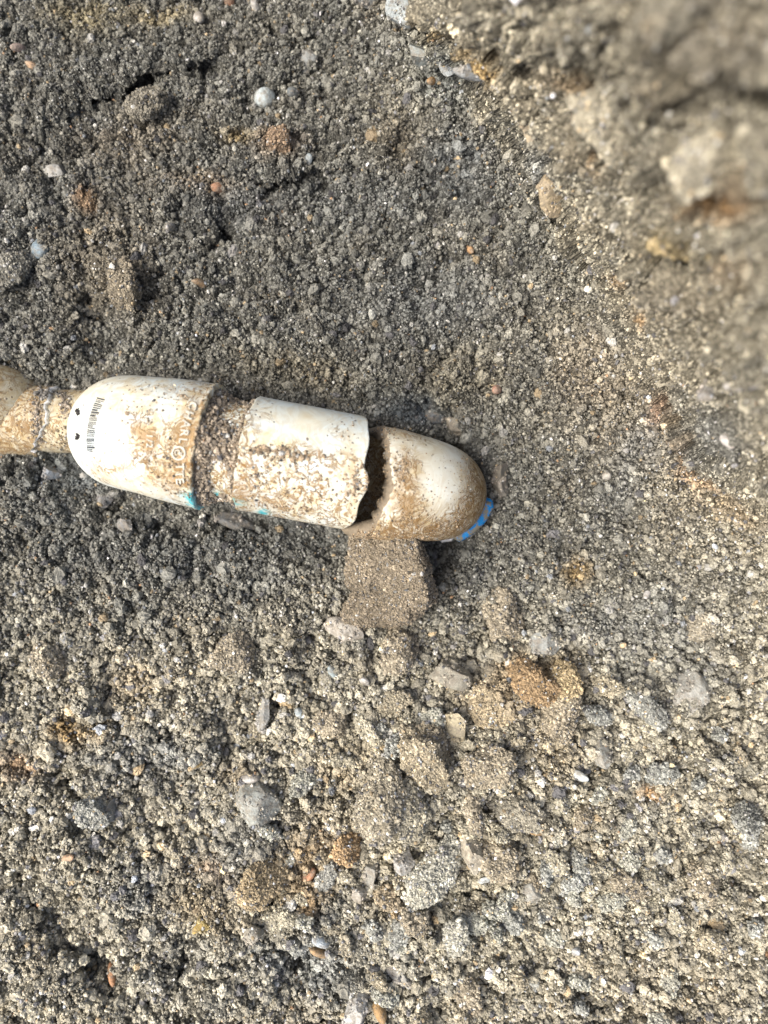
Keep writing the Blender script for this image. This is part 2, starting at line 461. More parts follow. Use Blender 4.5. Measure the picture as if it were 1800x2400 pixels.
STAINS = [  # x, y, rx, ry, rot, colour, strength
    (1232, 1590, 55, 45, 0, (0.34, 0.22, 0.11), 0.9), (1316, 1575, 40, 34, 0, (0.40, 0.27, 0.13), 0.8),
    (1150, 1640, 80, 50, 0, (0.42, 0.31, 0.19), 0.6), (1349, 1340, 30, 30, 0, (0.44, 0.28, 0.11), 0.8),
    (160, 1712, 40, 30, 0, (0.36, 0.22, 0.08), 0.9), (225, 1708, 30, 18, 0, (0.36, 0.22, 0.08), 0.6), (55, 1790, 45, 25, 10, (0.42, 0.24, 0.12), 0.8),
    (310, 1600, 60, 60, 0, (0.38, 0.27, 0.15), 0.5), (470, 2120, 120, 40, 15, (0.34, 0.25, 0.14), 0.7), (480, 2156, 14, 12, 0, (0.55, 0.38, 0.08), 0.8),
    (500, 2040, 60, 30, 20, (0.30, 0.19, 0.11), 0.7), (740, 2010, 60, 90, 30, (0.38, 0.25, 0.13), 0.7), (725, 2120, 24, 34, 0, (0.30, 0.17, 0.06), 0.8),
    (650, 340, 50, 26, 0, (0.34, 0.21, 0.12), 0.7), (560, 320, 34, 14, 0, (0.34, 0.23, 0.09), 0.7), (470, 430, 90, 26, 5, (0.30, 0.21, 0.13), 0.6),
    (205, 475, 26, 24, 0, (0.28, 0.15, 0.07), 0.8), (380, 40, 90, 20, 0, (0.30, 0.22, 0.10), 0.6), (200, 40, 80, 40, 0, (0.31, 0.24, 0.12), 0.6),
    (300, 330, 110, 50, -10, (0.27, 0.20, 0.13), 0.5), (240, 600, 90, 130, 20, (0.24, 0.19, 0.13), 0.6), (300, 660, 60, 60, 0, (0.27, 0.21, 0.14), 0.6),
    (1710, 455, 80, 40, 0, (0.38, 0.19, 0.06), 0.9), (1590, 570, 50, 34, 10, (0.42, 0.29, 0.11), 0.7), (1508, 743, 16, 24, 20, (0.46, 0.25, 0.09), 0.8),
    (1453, 660, 26, 14, 20, (0.44, 0.26, 0.12), 0.7), (1340, 200, 60, 20, 25, (0.44, 0.28, 0.14), 0.6), (1133, 141, 60, 24, 40, (0.42, 0.26, 0.09), 0.9),
    (1030, 70, 40, 16, 50, (0.42, 0.27, 0.10), 0.7), (1395, 330, 14, 60, -25, (0.48, 0.27, 0.11), 0.7), (1600, 700, 120, 60, 10, (0.36, 0.28, 0.19), 0.4),
    (1700, 90, 150, 100, 0, (0.34, 0.28, 0.21), 0.6), (1600, 130, 60, 60, 0, (0.40, 0.30, 0.18), 0.4), (1745, 620, 60, 40, 0, (0.44, 0.27, 0.14), 0.5),
    (1543, 965, 22, 28, 0, (0.50, 0.26, 0.16), 0.9), (1577, 1010, 14, 50, -20, (0.44, 0.30, 0.16), 0.9), (1606, 1085, 15, 55, -20, (0.48, 0.29, 0.15), 1.0),
    (1650, 1130, 60, 14, 25, (0.46, 0.30, 0.17), 0.9), (1720, 1190, 80, 30, 20, (0.42, 0.30, 0.18), 0.6), (1450, 950, 90, 120, 0, (0.32, 0.26, 0.19), 0.5),
    (1380, 860, 80, 100, -30, (0.36, 0.28, 0.2), 0.5), (1290, 1740, 70, 60, 0, (0.42, 0.32, 0.2), 0.5), (1513, 1845, 22, 16, 0, (0.52, 0.30, 0.14), 0.8),
    (700, 860, 130, 40, 10, (0.24, 0.19, 0.12), 0.5), (1090, 870, 90, 70, 0, (0.3, 0.24, 0.15), 0.4), (930, 330, 50, 60, 0, (0.27, 0.21, 0.14), 0.5),
    (640, 2060, 60, 50, 0, (0.42, 0.31, 0.18), 0.7), (800, 1800, 60, 50, 0, (0.40, 0.30, 0.18), 0.5), (560, 1810, 40, 30, 0, (0.38, 0.27, 0.15), 0.5),
    (1500, 2330, 200, 80, 0, (0.38, 0.31, 0.22), 0.4), (1560, 1080, 260, 60, 80, (0.36, 0.29, 0.21), 0.3),
    # cool grey patches
    (700, 1240, 150, 60, 10, (0.13, 0.135, 0.135), 0.6), (980, 960, 90, 30, 10, (0.11, 0.125, 0.14), 0.8), (1080, 400, 80, 90, -30, (0.13, 0.14, 0.15), 0.7),
    (1040, 180, 70, 60, 40, (0.18, 0.20, 0.20), 0.6), (1270, 390, 40, 60, -35, (0.20, 0.21, 0.22), 0.7), (1680, 1020, 80, 80, 0, (0.22, 0.22, 0.215), 0.7),
    (430, 2250, 150, 100, 0, (0.20, 0.21, 0.21), 0.3), (740, 2240, 110, 80, 0, (0.22, 0.24, 0.255), 0.6), (340, 2080, 60, 60, 0, (0.20, 0.21, 0.21), 0.5),
    (350, 1780, 120, 60, 0, (0.18, 0.19, 0.20), 0.5), (180, 1110, 120, 60, 0, (0.14, 0.15, 0.155), 0.7), (420, 1300, 300, 90, 10, (0.15, 0.15, 0.145), 0.5),
    (1090, 1300, 90, 120, 0, (0.14, 0.14, 0.135), 0.5), (1500, 1050, 60, 60, 0, (0.19, 0.19, 0.19), 0.5), (1440, 1150, 60, 90, 0, (0.2, 0.2, 0.195), 0.4),
    (860, 480, 200, 60, 0, (0.13, 0.135, 0.135), 0.4), (560, 480, 120, 60, 0, (0.14, 0.14, 0.14), 0.4), (1380, 1460, 120, 60, 0, (0.2, 0.2, 0.195), 0.4),
    (1000, 700, 200, 100, 0, (0.17, 0.17, 0.165), 0.5), (580, 1960, 60, 120, 20, (0.2, 0.21, 0.22), 0.5), (1560, 1500, 120, 160, 0, (0.25, 0.25, 0.235), 0.4),
]
def soil_colour(P, u, v):
    tan = np.array((0.405, 0.350, 0.262)); grey = np.array((0.200, 0.184, 0.153)); damp = np.array((0.150, 0.141, 0.123))
    bd = bank_dist(u, v)
    kb = sstep(950, 600, v)                                      # the bank's edge is crisp higher up, fades lower down
    dry = np.clip(sstep(1150, 1750, v) + sstep(-420, 60, bd) * (1 - kb) + kb * (0.25 * sstep(-380, -60, bd) + 0.75 * sstep(-26, 14, bd)), 0, 1) + 0.45 * sstep(0, 60, bd)
    dampk = sstep(1300, 900, v) * sstep(60, -500, bd)
    n = fbm(P, 0.035, 3, 61); n2 = fbm(P, 0.012, 3, 71)
    t = np.clip(dry * 0.95 + 0.45 * n + 0.35 * n2, 0, 1.25)[..., None]
    c = grey + (tan - grey) * t
    dk = np.clip(dampk * (0.7 + 0.6 * n2), 0, 1)[..., None]
    c = c + (damp - c) * dk * 0.5
    br = np.clip(fbm(P, 0.022, 3, 85) * 1.7, 0, 1)[..., None] * 0.35
    c = c + (np.array((0.27, 0.208, 0.135)) * (0.65 + 0.35 * dry[..., None]) - c) * br
    gy = np.clip(fbm(P, 0.018, 3, 97) * 1.9, 0, 1)[..., None] * 0.45
    c = c + (np.array((0.170, 0.166, 0.150)) * (0.70 + 0.55 * dry[..., None]) - c) * gy
    u, v = pwarp(u, v, 26.0, 60.0, 8)
    for x, y, rx, ry, rot, col, s in STAINS:
        b = blob(u, v, x, y, rx, ry, rot)
        b = np.clip(b * (1 + 1.1 * n2) * 1.2, 0, 1)[..., None] * s
        c = c + (np.array(col) - c) * b * 0.9
    g_ = c.mean(-1, keepdims=True)
    c = g_ + (c - g_) * np.array((1.0, 1.0, 1.0))
    return c * np.array((0.745, 0.800, 0.800))

CL = 0.52 * soil_colour(G.reshape(-1, 3), U.ravel(), V.ravel())  # sheet darkened: shade in the gaps between grains is put into its colour
nv, nu = U.shape
idx = np.arange(nv * nu).reshape(nv, nu)
quads = np.stack([idx[:-1, :-1], idx[1:, :-1], idx[1:, 1:], idx[:-1, 1:]], -1).reshape(-1, 4)
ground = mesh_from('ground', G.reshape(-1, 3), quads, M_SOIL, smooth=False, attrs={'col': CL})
tag(ground, kind='structure')
print('ground verts', nv * nu)

def ground_at(u, v):
    i = np.clip(np.searchsorted(VS, v) - 1, 0, nv - 2); j = np.clip(np.searchsorted(US, u) - 1, 0, nu - 2)
    fv = ((v - VS[i]) / (VS[i + 1] - VS[i]))[..., None]; fu = ((u - US[j]) / (US[j + 1] - US[j]))[..., None]
    def bl(A): return (A[i, j] * (1 - fu) + A[i, j + 1] * fu) * (1 - fv) + (A[i + 1, j] * (1 - fu) + A[i + 1, j + 1] * fu) * fv
    n = bl(NRM); n /= np.linalg.norm(n, axis=-1, keepdims=True)
    return bl(G), n

# ------------------------------------------------------------------ pipes
class Path:
    """straight run, then a quarter bend downwards, then a straight leg down"""
    def __init__(s, start, d, L, Rb, pitch=0.0):
        s.A = np.array(start, float)
        d = np.array([d[0], d[1], 0.0]); d /= np.linalg.norm(d)
        s.b = np.cross(d, (0, 0, 1.0))                        # side vector
        s.d = d * math.cos(pitch) + np.array((0, 0, 1.0)) * math.sin(pitch)
        s.u = np.cross(s.b, s.d); 
        if s.u[2] < 0: s.u = -s.u
        s.L, s.Rb = L, Rb
    def frame(s, t):
        t = np.asarray(t, float)
        ang = np.clip((t - s.L) / s.Rb, 0, math.pi / 2)
        t0 = np.minimum(t, s.L); t2 = np.maximum(t - s.L - s.Rb * math.pi / 2, 0)
        C = s.A + s.d * t0[..., None] + (s.d * np.sin(ang)[..., None] - s.u * (1 - np.cos(ang))[..., None]) * s.Rb - s.u * t2[..., None]
        Nn = s.u * np.cos(ang)[..., None] + s.d * np.sin(ang)[..., None]
        return C, Nn, np.broadcast_to(s.b, C.shape)

def tube_grid(path, t0, t1, rad, ns, nt, ths=None):
    """grid of points; t0, t1 are functions of theta (0 = top), rad a function of t, theta"""
    th = np.linspace(0, 2 * math.pi, nt, endpoint=False) if ths is None else ths
    s = np.linspace(0, 1, ns)[:, None]
    a, b = t0(th), t1(th)
    T = a[None, :] * (1 - s) + b[None, :] * s
    TH = np.broadcast_to(th, T.shape)
    C, Nn, Bb = path.frame(T)
    R = rad(T, TH)[..., None]
    return C + R * (np.cos(TH)[..., None] * Nn + np.sin(TH)[..., None] * Bb), T, TH

def strip(i0, i1, n):
    a = np.arange(n); b = (a + 1) % n
    return np.stack([i0 + a, i0 + b, i1 + b, i1 + a], -1)

def grid_faces(off, ns, nt):
    return np.concatenate([strip(off + i * nt, off + (i + 1) * nt, nt) for i in range(ns - 1)])

def make_tube(name, path, t0, t1, r_out, r_in, mat, parent, ns=90, nt=220, t0i=None, t1i=None, rim_mat=None, dirtf=None, rim=(True, True)):
    t0i = t0i or t0; t1i = t1i or t1
    O, TO, TH = tube_grid(path, t0, t1, r_out, ns, nt)
    I, TI, _ = tube_grid(path, t0i, t1i, r_in, ns // 2, nt)
    nO, nI = ns * nt, (ns // 2) * nt
    F = [grid_faces(0, ns, nt), grid_faces(nO, ns // 2, nt)[:, ::-1]]
    if rim[0]: F.append(strip(0, nO, nt)[:, ::-1])
    if rim[1]: F.append(strip((ns - 1) * nt, nO + nI - nt, nt))
    nf = [len(f) for f in F]
    Vv = np.concatenate([O.reshape(-1, 3), I.reshape(-1, 3)])
    px, py = px_of(Vv)
    dirt = dirtf(px, py) if dirtf else np.full(len(Vv), 0.4)
    dirt = np.clip(dirt, 0, 1)
    if callable(dirtf): dirt[nO:] = 0.9
    teal = np.zeros(len(Vv)); 
    for x, y, rx, ry, rot in ((452, 1172, 22, 13, 30), (470, 1190, 14, 8, 30), (508, 1163, 8, 8, 0), (545, 1175, 24, 7, 10), (618, 1200, 12, 6, 0)):
        teal = np.maximum(teal, np.clip(2.0 * blob(px, py, x, y, rx, ry, rot), 0, 1))
    teal[nO:] = 0
    silt = 1.25 * blob(px, py, 438, 1030, 24, 95, 12) + 0.9 * blob(px, py, 352, 1034, 26, 34) + 0.7 * blob(px, py, 400, 1120, 40, 34, 10) + 0.6 * blob(px, py, 560, 1140, 24, 50)
    silt += 0.5 * blob(px, py, 640, 1175, 90, 22, 10) + 0.55 * blob(px, py, 820, 1120, 24, 70) + 0.6 * blob(px, py, 955, 1150, 24, 90, -5) + 0.6 * blob(px, py, 320, 1010, 60, 20, 40)
    silt = np.clip(silt, 0, 1); silt[nO:] = 0
    Tt = np.concatenate([TO.ravel(), TI.ravel()]); Th = np.concatenate([TH.ravel(), np.broadcast_to(TH[0], TI.shape).ravel()])
    th2 = np.minimum(Th, 2 * math.pi - Th)
    sc = np.stack([Tt * 420, th2 * 4.0, np.zeros_like(Tt)], -1)
    sc[:, 1] += fbm(Vv, 0.02, 2, 5) * 3.0; sc[:, 0] += fbm(Vv, 0.015, 2, 15) * 5.0
    o = mesh_from(name, Vv, np.concatenate(F), mat, None, True, attrs={'dirt': dirt, 'teal': teal, 'silt': silt})
    a = o.data.attributes.new('streak', 'FLOAT_VECTOR', 'POINT'); a.data.foreach_set('vector', sc.astype(np.float32).ravel())
    if rim_mat:
        o.data.materials.append(rim_mat)
        mi = np.zeros(sum(nf), np.int32)
        mi[nf[0] + nf[1]:] = 1
        o.data.polygons.foreach_set('material_index', mi)
        if parent is not None: pass
    if parent: parent_keep(o, parent)
    return o, Vv, np.concatenate(F)

ZP = 0.0285
def w2(px, py, z): return at(np.float64(px), np.float64(py), z)
def dir_px(a, b, z):
    p, q = w2(*a, z), w2(*b, z); return (q - p)[:2]

# --- stain amounts over the pipes, by place
def dirt_main(px, py):
    d = 0.24 + 0.85 * blob(px, py, 436, 1030, 26, 110, 12)
    d = d + 0.7 * blob(px, py, 352, 1040, 30, 50)
    d += 0.75 * blob(px, py, 385, 1040, 70, 90, 25) + 0.5 * blob(px, py, 330, 1000, 70, 30, 30) + 0.5 * blob(px, py, 430, 1110, 40, 50)
    d += 0.35 * blob(px, py, 240, 1090, 40, 30) + 0.3 * blob(px, py, 340, 905, 90, 20) + 0.4 * blob(px, py, 470, 950, 30, 40)
    d += 0.8 * sstep(480, 500, px) * sstep(600, 560, px)
    d += 0.75 * blob(px, py, 690, 1150, 190, 80, 10) + 0.45 * blob(px, py, 640, 1040, 90, 30, 20) + 0.45 * blob(px, py, 780, 1030, 60, 50)
    d += 0.3 * blob(px, py, 620, 980, 40, 30)
    d -= 0.35 * blob(px, py, 240, 1010, 60, 40) + 0.45 * blob(px, py, 720, 990, 110, 50, 10) + 0.25 * blob(px, py, 400, 970, 40, 30)
    return d

# ---------------- left white fitting with its pipe and coupling (one glued piece)
t_hub = lambda th: 0 * th + 0.0
rootA = empty('drain_pipe', tuple(w2(520, 1050, 0.0)))
tag(rootA, 'long white stained drain pipe run with barcode and raised lettering', 'pipe')
A = w2(493, 1048, ZP)
dA = dir_px((493, 1048), (290, 1010), ZP)
LA = np.linalg.norm(dA) + 0.0062
pathA = Path(A, dA, LA - 0.0275, 0.0275)
def radA(T, TH):
    r = 0.0272 + 0.0012 * sstep(0.030, 0.004, T)
    th = (TH + math.pi) % (2 * math.pi) - math.pi
    # the hub has a slightly sunk panel that carries the lettering
    pan = sstep(0.60, 0.63, np.abs(th + 0.05)) 
    r = r + 0.0007 * pan * sstep(0.026 + 0.006, 0.018, T)
    r = r + 0.0005 * sstep(0.0025, 0.001, T)
    return r
edge = lambda th: 0.0003 * np.sin(th * 17) + 0.0002 * np.sin(th * 41 + 1)
elbowA, EV, EF = make_tube('elbow', pathA, edge, lambda th: 0 * th + LA - 0.0275 + 0.0275 * math.pi / 2 + 0.022,
                           radA, lambda T, TH: 0 * T + 0.0236, M_PVC, rootA, 150, 300, rim=(True, False), dirtf=dirt_main)
# pipe between fitting and coupling
dB = -dA / np.linalg.norm(dA)
pathB = Path(A + np.array([*(dB * -0.020), 0]), dB, 9.0, 1.0)
lenB = 0.020
pipeB, PV, PF = make_tube('pipe', pathB, lambda th: 0 * th, lambda th: 0 * th + 0.020 + 0.052,
                          lambda T, TH: 0 * T + 0.0226, lambda T, TH: 0 * T + 0.0205, M_PVC, rootA, 60, 200, dirtf=lambda x, y: dirt_main(x, y) + 0.2)
# coupling sleeve
S0 = w2(582, 1062, ZP)
S1 = w2(838, 1110, ZP - 0.001)
dS = (S1 - S0)[:2]; LS = np.linalg.norm(dS)
pathS = Path(S0, dS, 9.0, 1.0, pitch=-0.02)
def s_t0(th):
    th = (th + math.pi) % (2 * math.pi) - math.pi
    return 0.0004 * np.sin(th * 5 + 1) + 0.0003 * np.sin(th * 13) - 0.0030 * np.exp(-((th + 0.0) / 0.5) ** 2) * 0 + 0.001 * sstep(0, -1.5, th)
def s_t1(th):
    th = (th + math.pi) % (2 * math.pi) - math.pi
    e = LS + 0.0045 * np.cos(th) + 0.0004 * np.sin(th * 9)
    e = e - 0.0042 * np.clip((np.abs(th) - 0.85) / 0.7, 0, 1) ** 2
    return e
SIDE = np.sign(np.dot(pathS.b[:2], (0, -1)))      # +1 when theta>0 is towards the lower edge of the photo
def s_t1b(th):
    e = s_t1(th)
    t2 = ((th + math.pi) % (2 * math.pi) - math.pi) * SIDE
    return e - 0.0013 * sstep(0.02, -0.06, t2) + 0.0011 * np.exp(-((t2 - 0.25) / 0.2) ** 2)   # small step where the rim cracked
sleeve, SV, SF = make_tube('coupling', pathS, s_t0, s_t1b, lambda T, TH: 0.0270 + 0.00025 * sstep(0.004, 0.0, T) + 0.0003 * np.sin(TH * 2 + 1),
                           lambda T, TH: 0 * T + 0.0233, M_PVC, rootA, 110, 280, dirtf=dirt_main)

# ---------------- right broken elbow
ZR = 0.0265
rootR = empty('pipe_elbow', tuple(w2(1010, 1138, 0.0)))
tag(rootR, 'broken brown stained white pipe elbow bending down, blue cement at its foot', 'pipe fitting')
R0 = w2(876, 1130, ZR)
dR = dir_px((876, 1128), (1016, 1134), ZR)
dRn = dir_px((876, 1130), (1016, 1150), ZR); 
LR = np.linalg.norm(dRn) + 0.0048
pathR = Path(R0, dRn, max(LR - 0.0262, 0.001), 0.0262)
SR = np.sign(np.dot(pathR.b[:2], (0, -1)))
def r_t0(th):
    t = ((th + math.pi) % (2 * math.pi) - math.pi) * SR
    e = 0.0088 * np.exp(-(t / 1.15) ** 2) - 0.0008
    e = e - 0.0012 * np.exp(-((t + 0.28) / 0.28) ** 2)
    e = e + 0.0003 * np.sin(t * 4.1 + 2)
    e = e - 0.008 * sstep(0.9, 1.5, t) * sstep(2.4, 1.5, t)
    e = e - 0.010 * sstep(1.5, 2.2, np.abs(t))
    return e + 0.0002 * np.sin(th * 23) + 0.0001 * np.sin(th * 51)
def r_t0i(th):
    t = ((th + math.pi) % (2 * math.pi) - math.pi)
    return r_t0(th) - 0.0036 * (0.75 + 0.4 * np.sin(th * 3 + 0.5) * 0.3) - 0.0006 * np.sin(th * 19) - 0.003 * sstep(0.9, 1.6, np.abs(t))
def radR(T, TH):
    return 0.0262 - 0.0008 * sstep(0.006, 0.02, T) - 0.0024 * sstep(0.008, 0.050, T) + 0.0006 * sstep(0.004, 0.0, T)
def dirt_R(px, py):
    d = 0.22 + 0.9 * sstep(1060, 1135, px) + 0.7 * blob(px, py, 960, 1140, 40, 80) + 0.5 * blob(px, py, 960, 1230, 80, 40) + 0.7 * sstep(1200, 1260, py)
    return d - 0.5 * blob(px, py, 1030, 1120, 40, 60) + 0.5 * blob(px, py, 1080, 1200, 60, 40) + 0.35 * sstep(1040, 1010, py)
elbowR, RV, RF = make_tube('elbow_body', pathR, r_t0, lambda th: 0 * th + max(LR - 0.0262, 0.001) + 0.0262 * math.pi / 2 + 0.020,
                           radR, lambda T, TH: 0.0212 + 0 * T, M_PVC_END, rootR, 150, 300, t0i=r_t0i, rim=(True, False), rim_mat=M_RIM, dirtf=dirt_R)
# blue cement smeared round the collar at the elbow's foot
def blue_material():
    m = NT('blue pipe cement'); P = m.pos()
    n = m.noise(P, 260, 4, 0.65)
    col = m.mix(m.ramp(n, (0.47, 0.0), (0.54, 1.0)), (0.004, 0.13, 0.33), (0.13, 0.12, 0.085))
    return m.out(col, 0.25, 0.6, n, 0.0005, 0.6)
M_BLUE = blue_material()
cen = w2(1024, 1136, 0.010)
def arc_band(name, a0, a1, r_in, r_out, z0, z1, mat, parent, n=70, seed=3):
    an = np.radians(np.linspace(a0, a1, n)); prof = 14
    ph = np.linspace(0, 2 * math.pi, prof, endpoint=False)
    taper = np.clip(np.minimum((np.arange(n)) / 7.0, (n - 1 - np.arange(n)) / 7.0), 0.05, 1) ** 0.5
    rc, hr, hz, zc = (r_in + r_out) / 2, (r_out - r_in) / 2, (z1 - z0) / 2, (z0 + z1) / 2
    Rr = rc + (hr * taper)[:, None] * np.cos(ph)[None]
    Zz = zc + (hz * taper)[:, None] * np.sin(ph)[None]
    P = np.stack([cen[0] + Rr * np.cos(an)[:, None], cen[1] + Rr * np.sin(an)[:, None], Zz], -1)
    P = P + (fbm(P, 0.006, 2, seed) * 0.0009)[..., None]
    o = mesh_from(name, P.reshape(-1, 3), grid_faces(0, n, prof), mat, None)
    parent_keep(o, parent); return o
arc_band('cement_collar', -74, -14, 0.0220, 0.0302, 0.0060, 0.0105, M_BLUE, rootR)
cm = NT('clear dried cement').out((0.72, 0.72, 0.70), 0.12, 0.7, None, Transmission_Weight=0.6)
arc_band('cement_drip', -90, -70, 0.0230, 0.0285, 0.007, 0.0115, cm, rootR, 30, 9)

# ---------------- low fitting on the left edge
ZL = 0.004
rootL = empty('pipe_elbow', tuple(w2(20, 945, -0.02)))
tag(rootL, 'low silt covered pipe elbow cut off by the left edge of the photo', 'pipe fitting', )
pathL = Path(w2(-170, 940, ZL), dir_px((-170, 940), (4, 944), ZL), np.linalg.norm(dir_px((-170, 940), (4, 944), ZL)) - 0.0205, 0.0205)
TL = pathL.L + 0.0205 * math.pi / 2
make_tube('elbow_body', pathL, lambda th: 0 * th, lambda th: 0 * th + TL + 0.015, lambda T, TH: 0 * T + 0.0200, lambda T, TH: 0 * T + 0.017,
          M_PVC_LOW, rootL, 110, 200, rim=(True, False), dirtf=lambda x, y: 0.75 + 0 * x - 0.5 * blob(x, y, 82, 970, 12, 34) - 0.4 * blob(x, y, 40, 940, 20, 20))
# cracked pipe stub under the barcode fitting with a jagged white lip
ZS = -0.006
rootS = empty('cracked_pipe', tuple(w2(140, 985, -0.02)))
tag(rootS, 'dirty cracked pipe stub with jagged white broken lip, left of the barcode fitting', 'pipe')
pathK = Path(w2(30, 985, ZS), dir_px((30, 985), (260, 990), ZS), 9.0, 1.0)
sl, LVv, LF = make_tube('pipe', pathK, lambda th: 0 * th, lambda th: 0 * th + 0.058, lambda T, TH: 0 * T + 0.0160, lambda T, TH: 0 * T + 0.0135,
          M_PVC_LOW, rootS, 50, 160, dirtf=lambda x, y: 0.7 + 0 * x)
def jag(th):
    t = ((th + math.pi) % (2 * math.pi) - math.pi) * np.sign(np.dot(pathK.b[:2], (0, -1)))
    j = 0.0232 - 0.0095 * sstep(0.1, 1.25, t) - 0.0005 * sstep(-0.3, -1.2, t)
    Q = np.stack([np.cos(th) * 3, np.sin(th) * 3, 0 * th], -1)
    return j + 0.0022 * perlin(Q, 0.9, 4) + 0.0016 * perlin(Q, 0.42, 5)
o, LV2, _ = make_tube('socket', pathK, lambda th: 0 * th - 0.004, jag, lambda T, TH: 0 * T + 0.0178, lambda T, TH: 0 * T + 0.0161,
          M_PVC_LOW, rootS, 40, 260, rim_mat=M_FRACT, t1i=lambda th: jag(th) + 0.0014, dirtf=lambda x, y: 1.0 + 0 * x)

# surfaces that grains can lie on
def tri(F): return np.concatenate([F[:, [0, 1, 2]], F[:, [0, 2, 3]]])
def bvh(Vv, F): return BVHTree.FromPolygons([tuple(p) for p in Vv], [tuple(int(i) for i in f) for f in F])
BV_A = bvh(EV[:150 * 300], EF[:149 * 300]); BV_S = bvh(SV, SF); BV_B = bvh(PV, PF); BV_R = bvh(RV, RF); BV_L = bvh(LVv, LF)
CAM = Vector((0, 0, H))
def hit(trees, px, py):
    p = w2(px, py, 0.0); d = (Vector(p) - CAM).normalized(); best = None
    for t in trees:
        r = t.ray_cast(CAM, d)
        if r[0] is not None and (best is None or r[3] < best[3]): best = r
    if best is None: return None, None
    n = best[1]
    if n.dot(d) > 0: n = -n
    return np.array(best[0]), np.array(n)

# ---- barcode printed on the left fitting
Lc = np.array([(440, 290), (390, 390), (340, 540), (300, 640), (270, 740), (248, 860), (235, 940), (220, 1060), (208, 1180), (206, 1260), (216, 1360), (232, 1450)], float) * 0.1085 + (180, 900)
Rc = np.array([(612, 335), (560, 445), (510, 570), (475, 660), (450, 760), (422, 880), (405, 975), (396, 1080), (388, 1180), (384, 1260), (390, 1370), (402, 1480)], float) * 0.1085 + (180, 900)
def curve(C, s):
    k = s * (len(C) - 1); i = min(int(k), len(C) - 2); return C[i] * (1 - (k - i)) + C[i + 1] * (k - i)
bv, bf = [], []
def quad_px(corners, lift=0.00012, nseg=5):
    a, b, c, d = [np.array(q, float) for q in corners]
    base = len(bv)
    for k in range(nseg + 1):
        f = k / nseg
        for q in (a * (1 - f) + b * f, d * (1 - f) + c * f):
            P, n = hit([BV_A], *q)
            if P is None: return
            bv.append(P + n * lift)
    for k in range(nseg):
        i = base + 2 * k
        bf.append((i, i + 2, i + 3, i + 1))
s = 0.0
rb = random.Random(5)
while s < 1.0:
    w = rb.choice((0.012, 0.016, 0.022, 0.034)); g = rb.choice((0.010, 0.012, 0.018))
    if s + w > 1: break
    l0, r0, l1, r1 = curve(Lc, s), curve(Rc, s), curve(Lc, s + w), curve(Rc, s + w)
    short = rb.random() < 0.2
    if short: r0 = l0 * 0.3 + r0 * 0.7; r1 = l1 * 0.3 + r1 * 0.7
    quad_px((l0, r0, r1, l1))
    s += w + g
bar = mesh_from('barcode', bv, bf, M_INK); parent_keep(bar, rootA)

# ---- raised lettering on the hub
def glyph(ch, px, py, size, ang, name='raised_letter', lift=0.0007, trees=None, font_off=0.0, mat=None):
    cu = bpy.data.curves.new('tmp', 'FONT'); cu.body = ch; cu.size = 1.0; cu.align_x = 'CENTER'; cu.align_y = 'CENTER'
    cu.resolution_u = 4; cu.offset = 0.010
    to = bpy.data.objects.new('tmp', cu); me = to.to_mesh()
    vs = np.array([v.co[:2] for v in me.vertices]); fs = [tuple(p.vertices) for p in me.polygons]
    to.to_mesh_clear(); bpy.data.objects.remove(to); bpy.data.curves.remove(cu)
    mid = (vs.max(0) + vs.min(0)) / 2
    c, s_ = math.cos(math.radians(ang)), math.sin(math.radians(ang))
    top, low = [], []
    for x, y in (vs - mid) * size:
        # letter up points along +x of the photo, reading direction downwards
        qx = y * c - x * s_; qy = y * s_ + x * c
        P, n = hit(trees or [BV_A], px + qx, py + qy)
        if P is None: return None
        top.append(P + n * lift); low.append(P - n * 0.0002)
    n = len(top)
    bm = bmesh.new()
    vt = [bm.verts.new(p) for p in top]; vl = [bm.verts.new(p) for p in low]
    cnt = {}
    for f in fs:
        try: bm.faces.new([vt[i] for i in f])
        except ValueError: pass
        for a, b in zip(f, f[1:] + f[:1]):
            cnt[(min(a, b), max(a, b))] = cnt.get((min(a, b), max(a, b)), 0) + 1
    for (a, b), k in cnt.items():
        if k == 1: bm.faces.new((vt[a], vt[b], vl[b], vl[a]))
    bmesh.ops.recalc_face_normals(bm, faces=bm.faces)
    me = bpy.data.meshes.new(name); bm.to_mesh(me); bm.free()
    me.materials.append(mat or M_LETTER)
    o = bpy.data.objects.new(name, me); COL.objects.link(o); parent_keep(o, rootA)
    return o
for ch, x, y, sz, a in (('C', 453, 953, 27, 24), ('H', 443, 974, 28, 18), ('A', 437, 995, 28, 14), ('R', 433, 1016, 28, 8), ('L', 430, 1034, 27, 5),
                        ('T', 423, 1093, 27, -3), ('T', 422, 1110, 27, -5), ('E', 423, 1127, 27, -8), ('1', 352, 1022, 22, 6), ('/', 352, 1033, 22, 6), ('2', 352, 1044, 22, 6)):
    glyph(ch, x, y, sz, a)
def ring_mark(px, py, r0, r1):
    vs, fs = [], []
    for k in range(48):
        a = k / 48 * 2 * math.pi
        for r, l in ((r0, 0), (r0, 0.0006), (r1, 0.0006), (r1, 0)):
            P, n = hit([BV_A], px + r * math.cos(a), py + r * math.sin(a)); vs.append(P + n * (l - 0.0001))
    for k in range(48):
        b = k * 4; c = ((k + 1) % 48) * 4
        for j in range(3): fs.append((b + j, b + j + 1, c + j + 1, c + j))
    o = mesh_from('raised_emblem', vs, fs, M_LETTER, smooth=False); parent_keep(o, rootA)
ring_mark(419, 1062, 13.0, 16.5)
glyph('C', 417, 1059, 17, 5); glyph('P', 422, 1064, 15, 5)

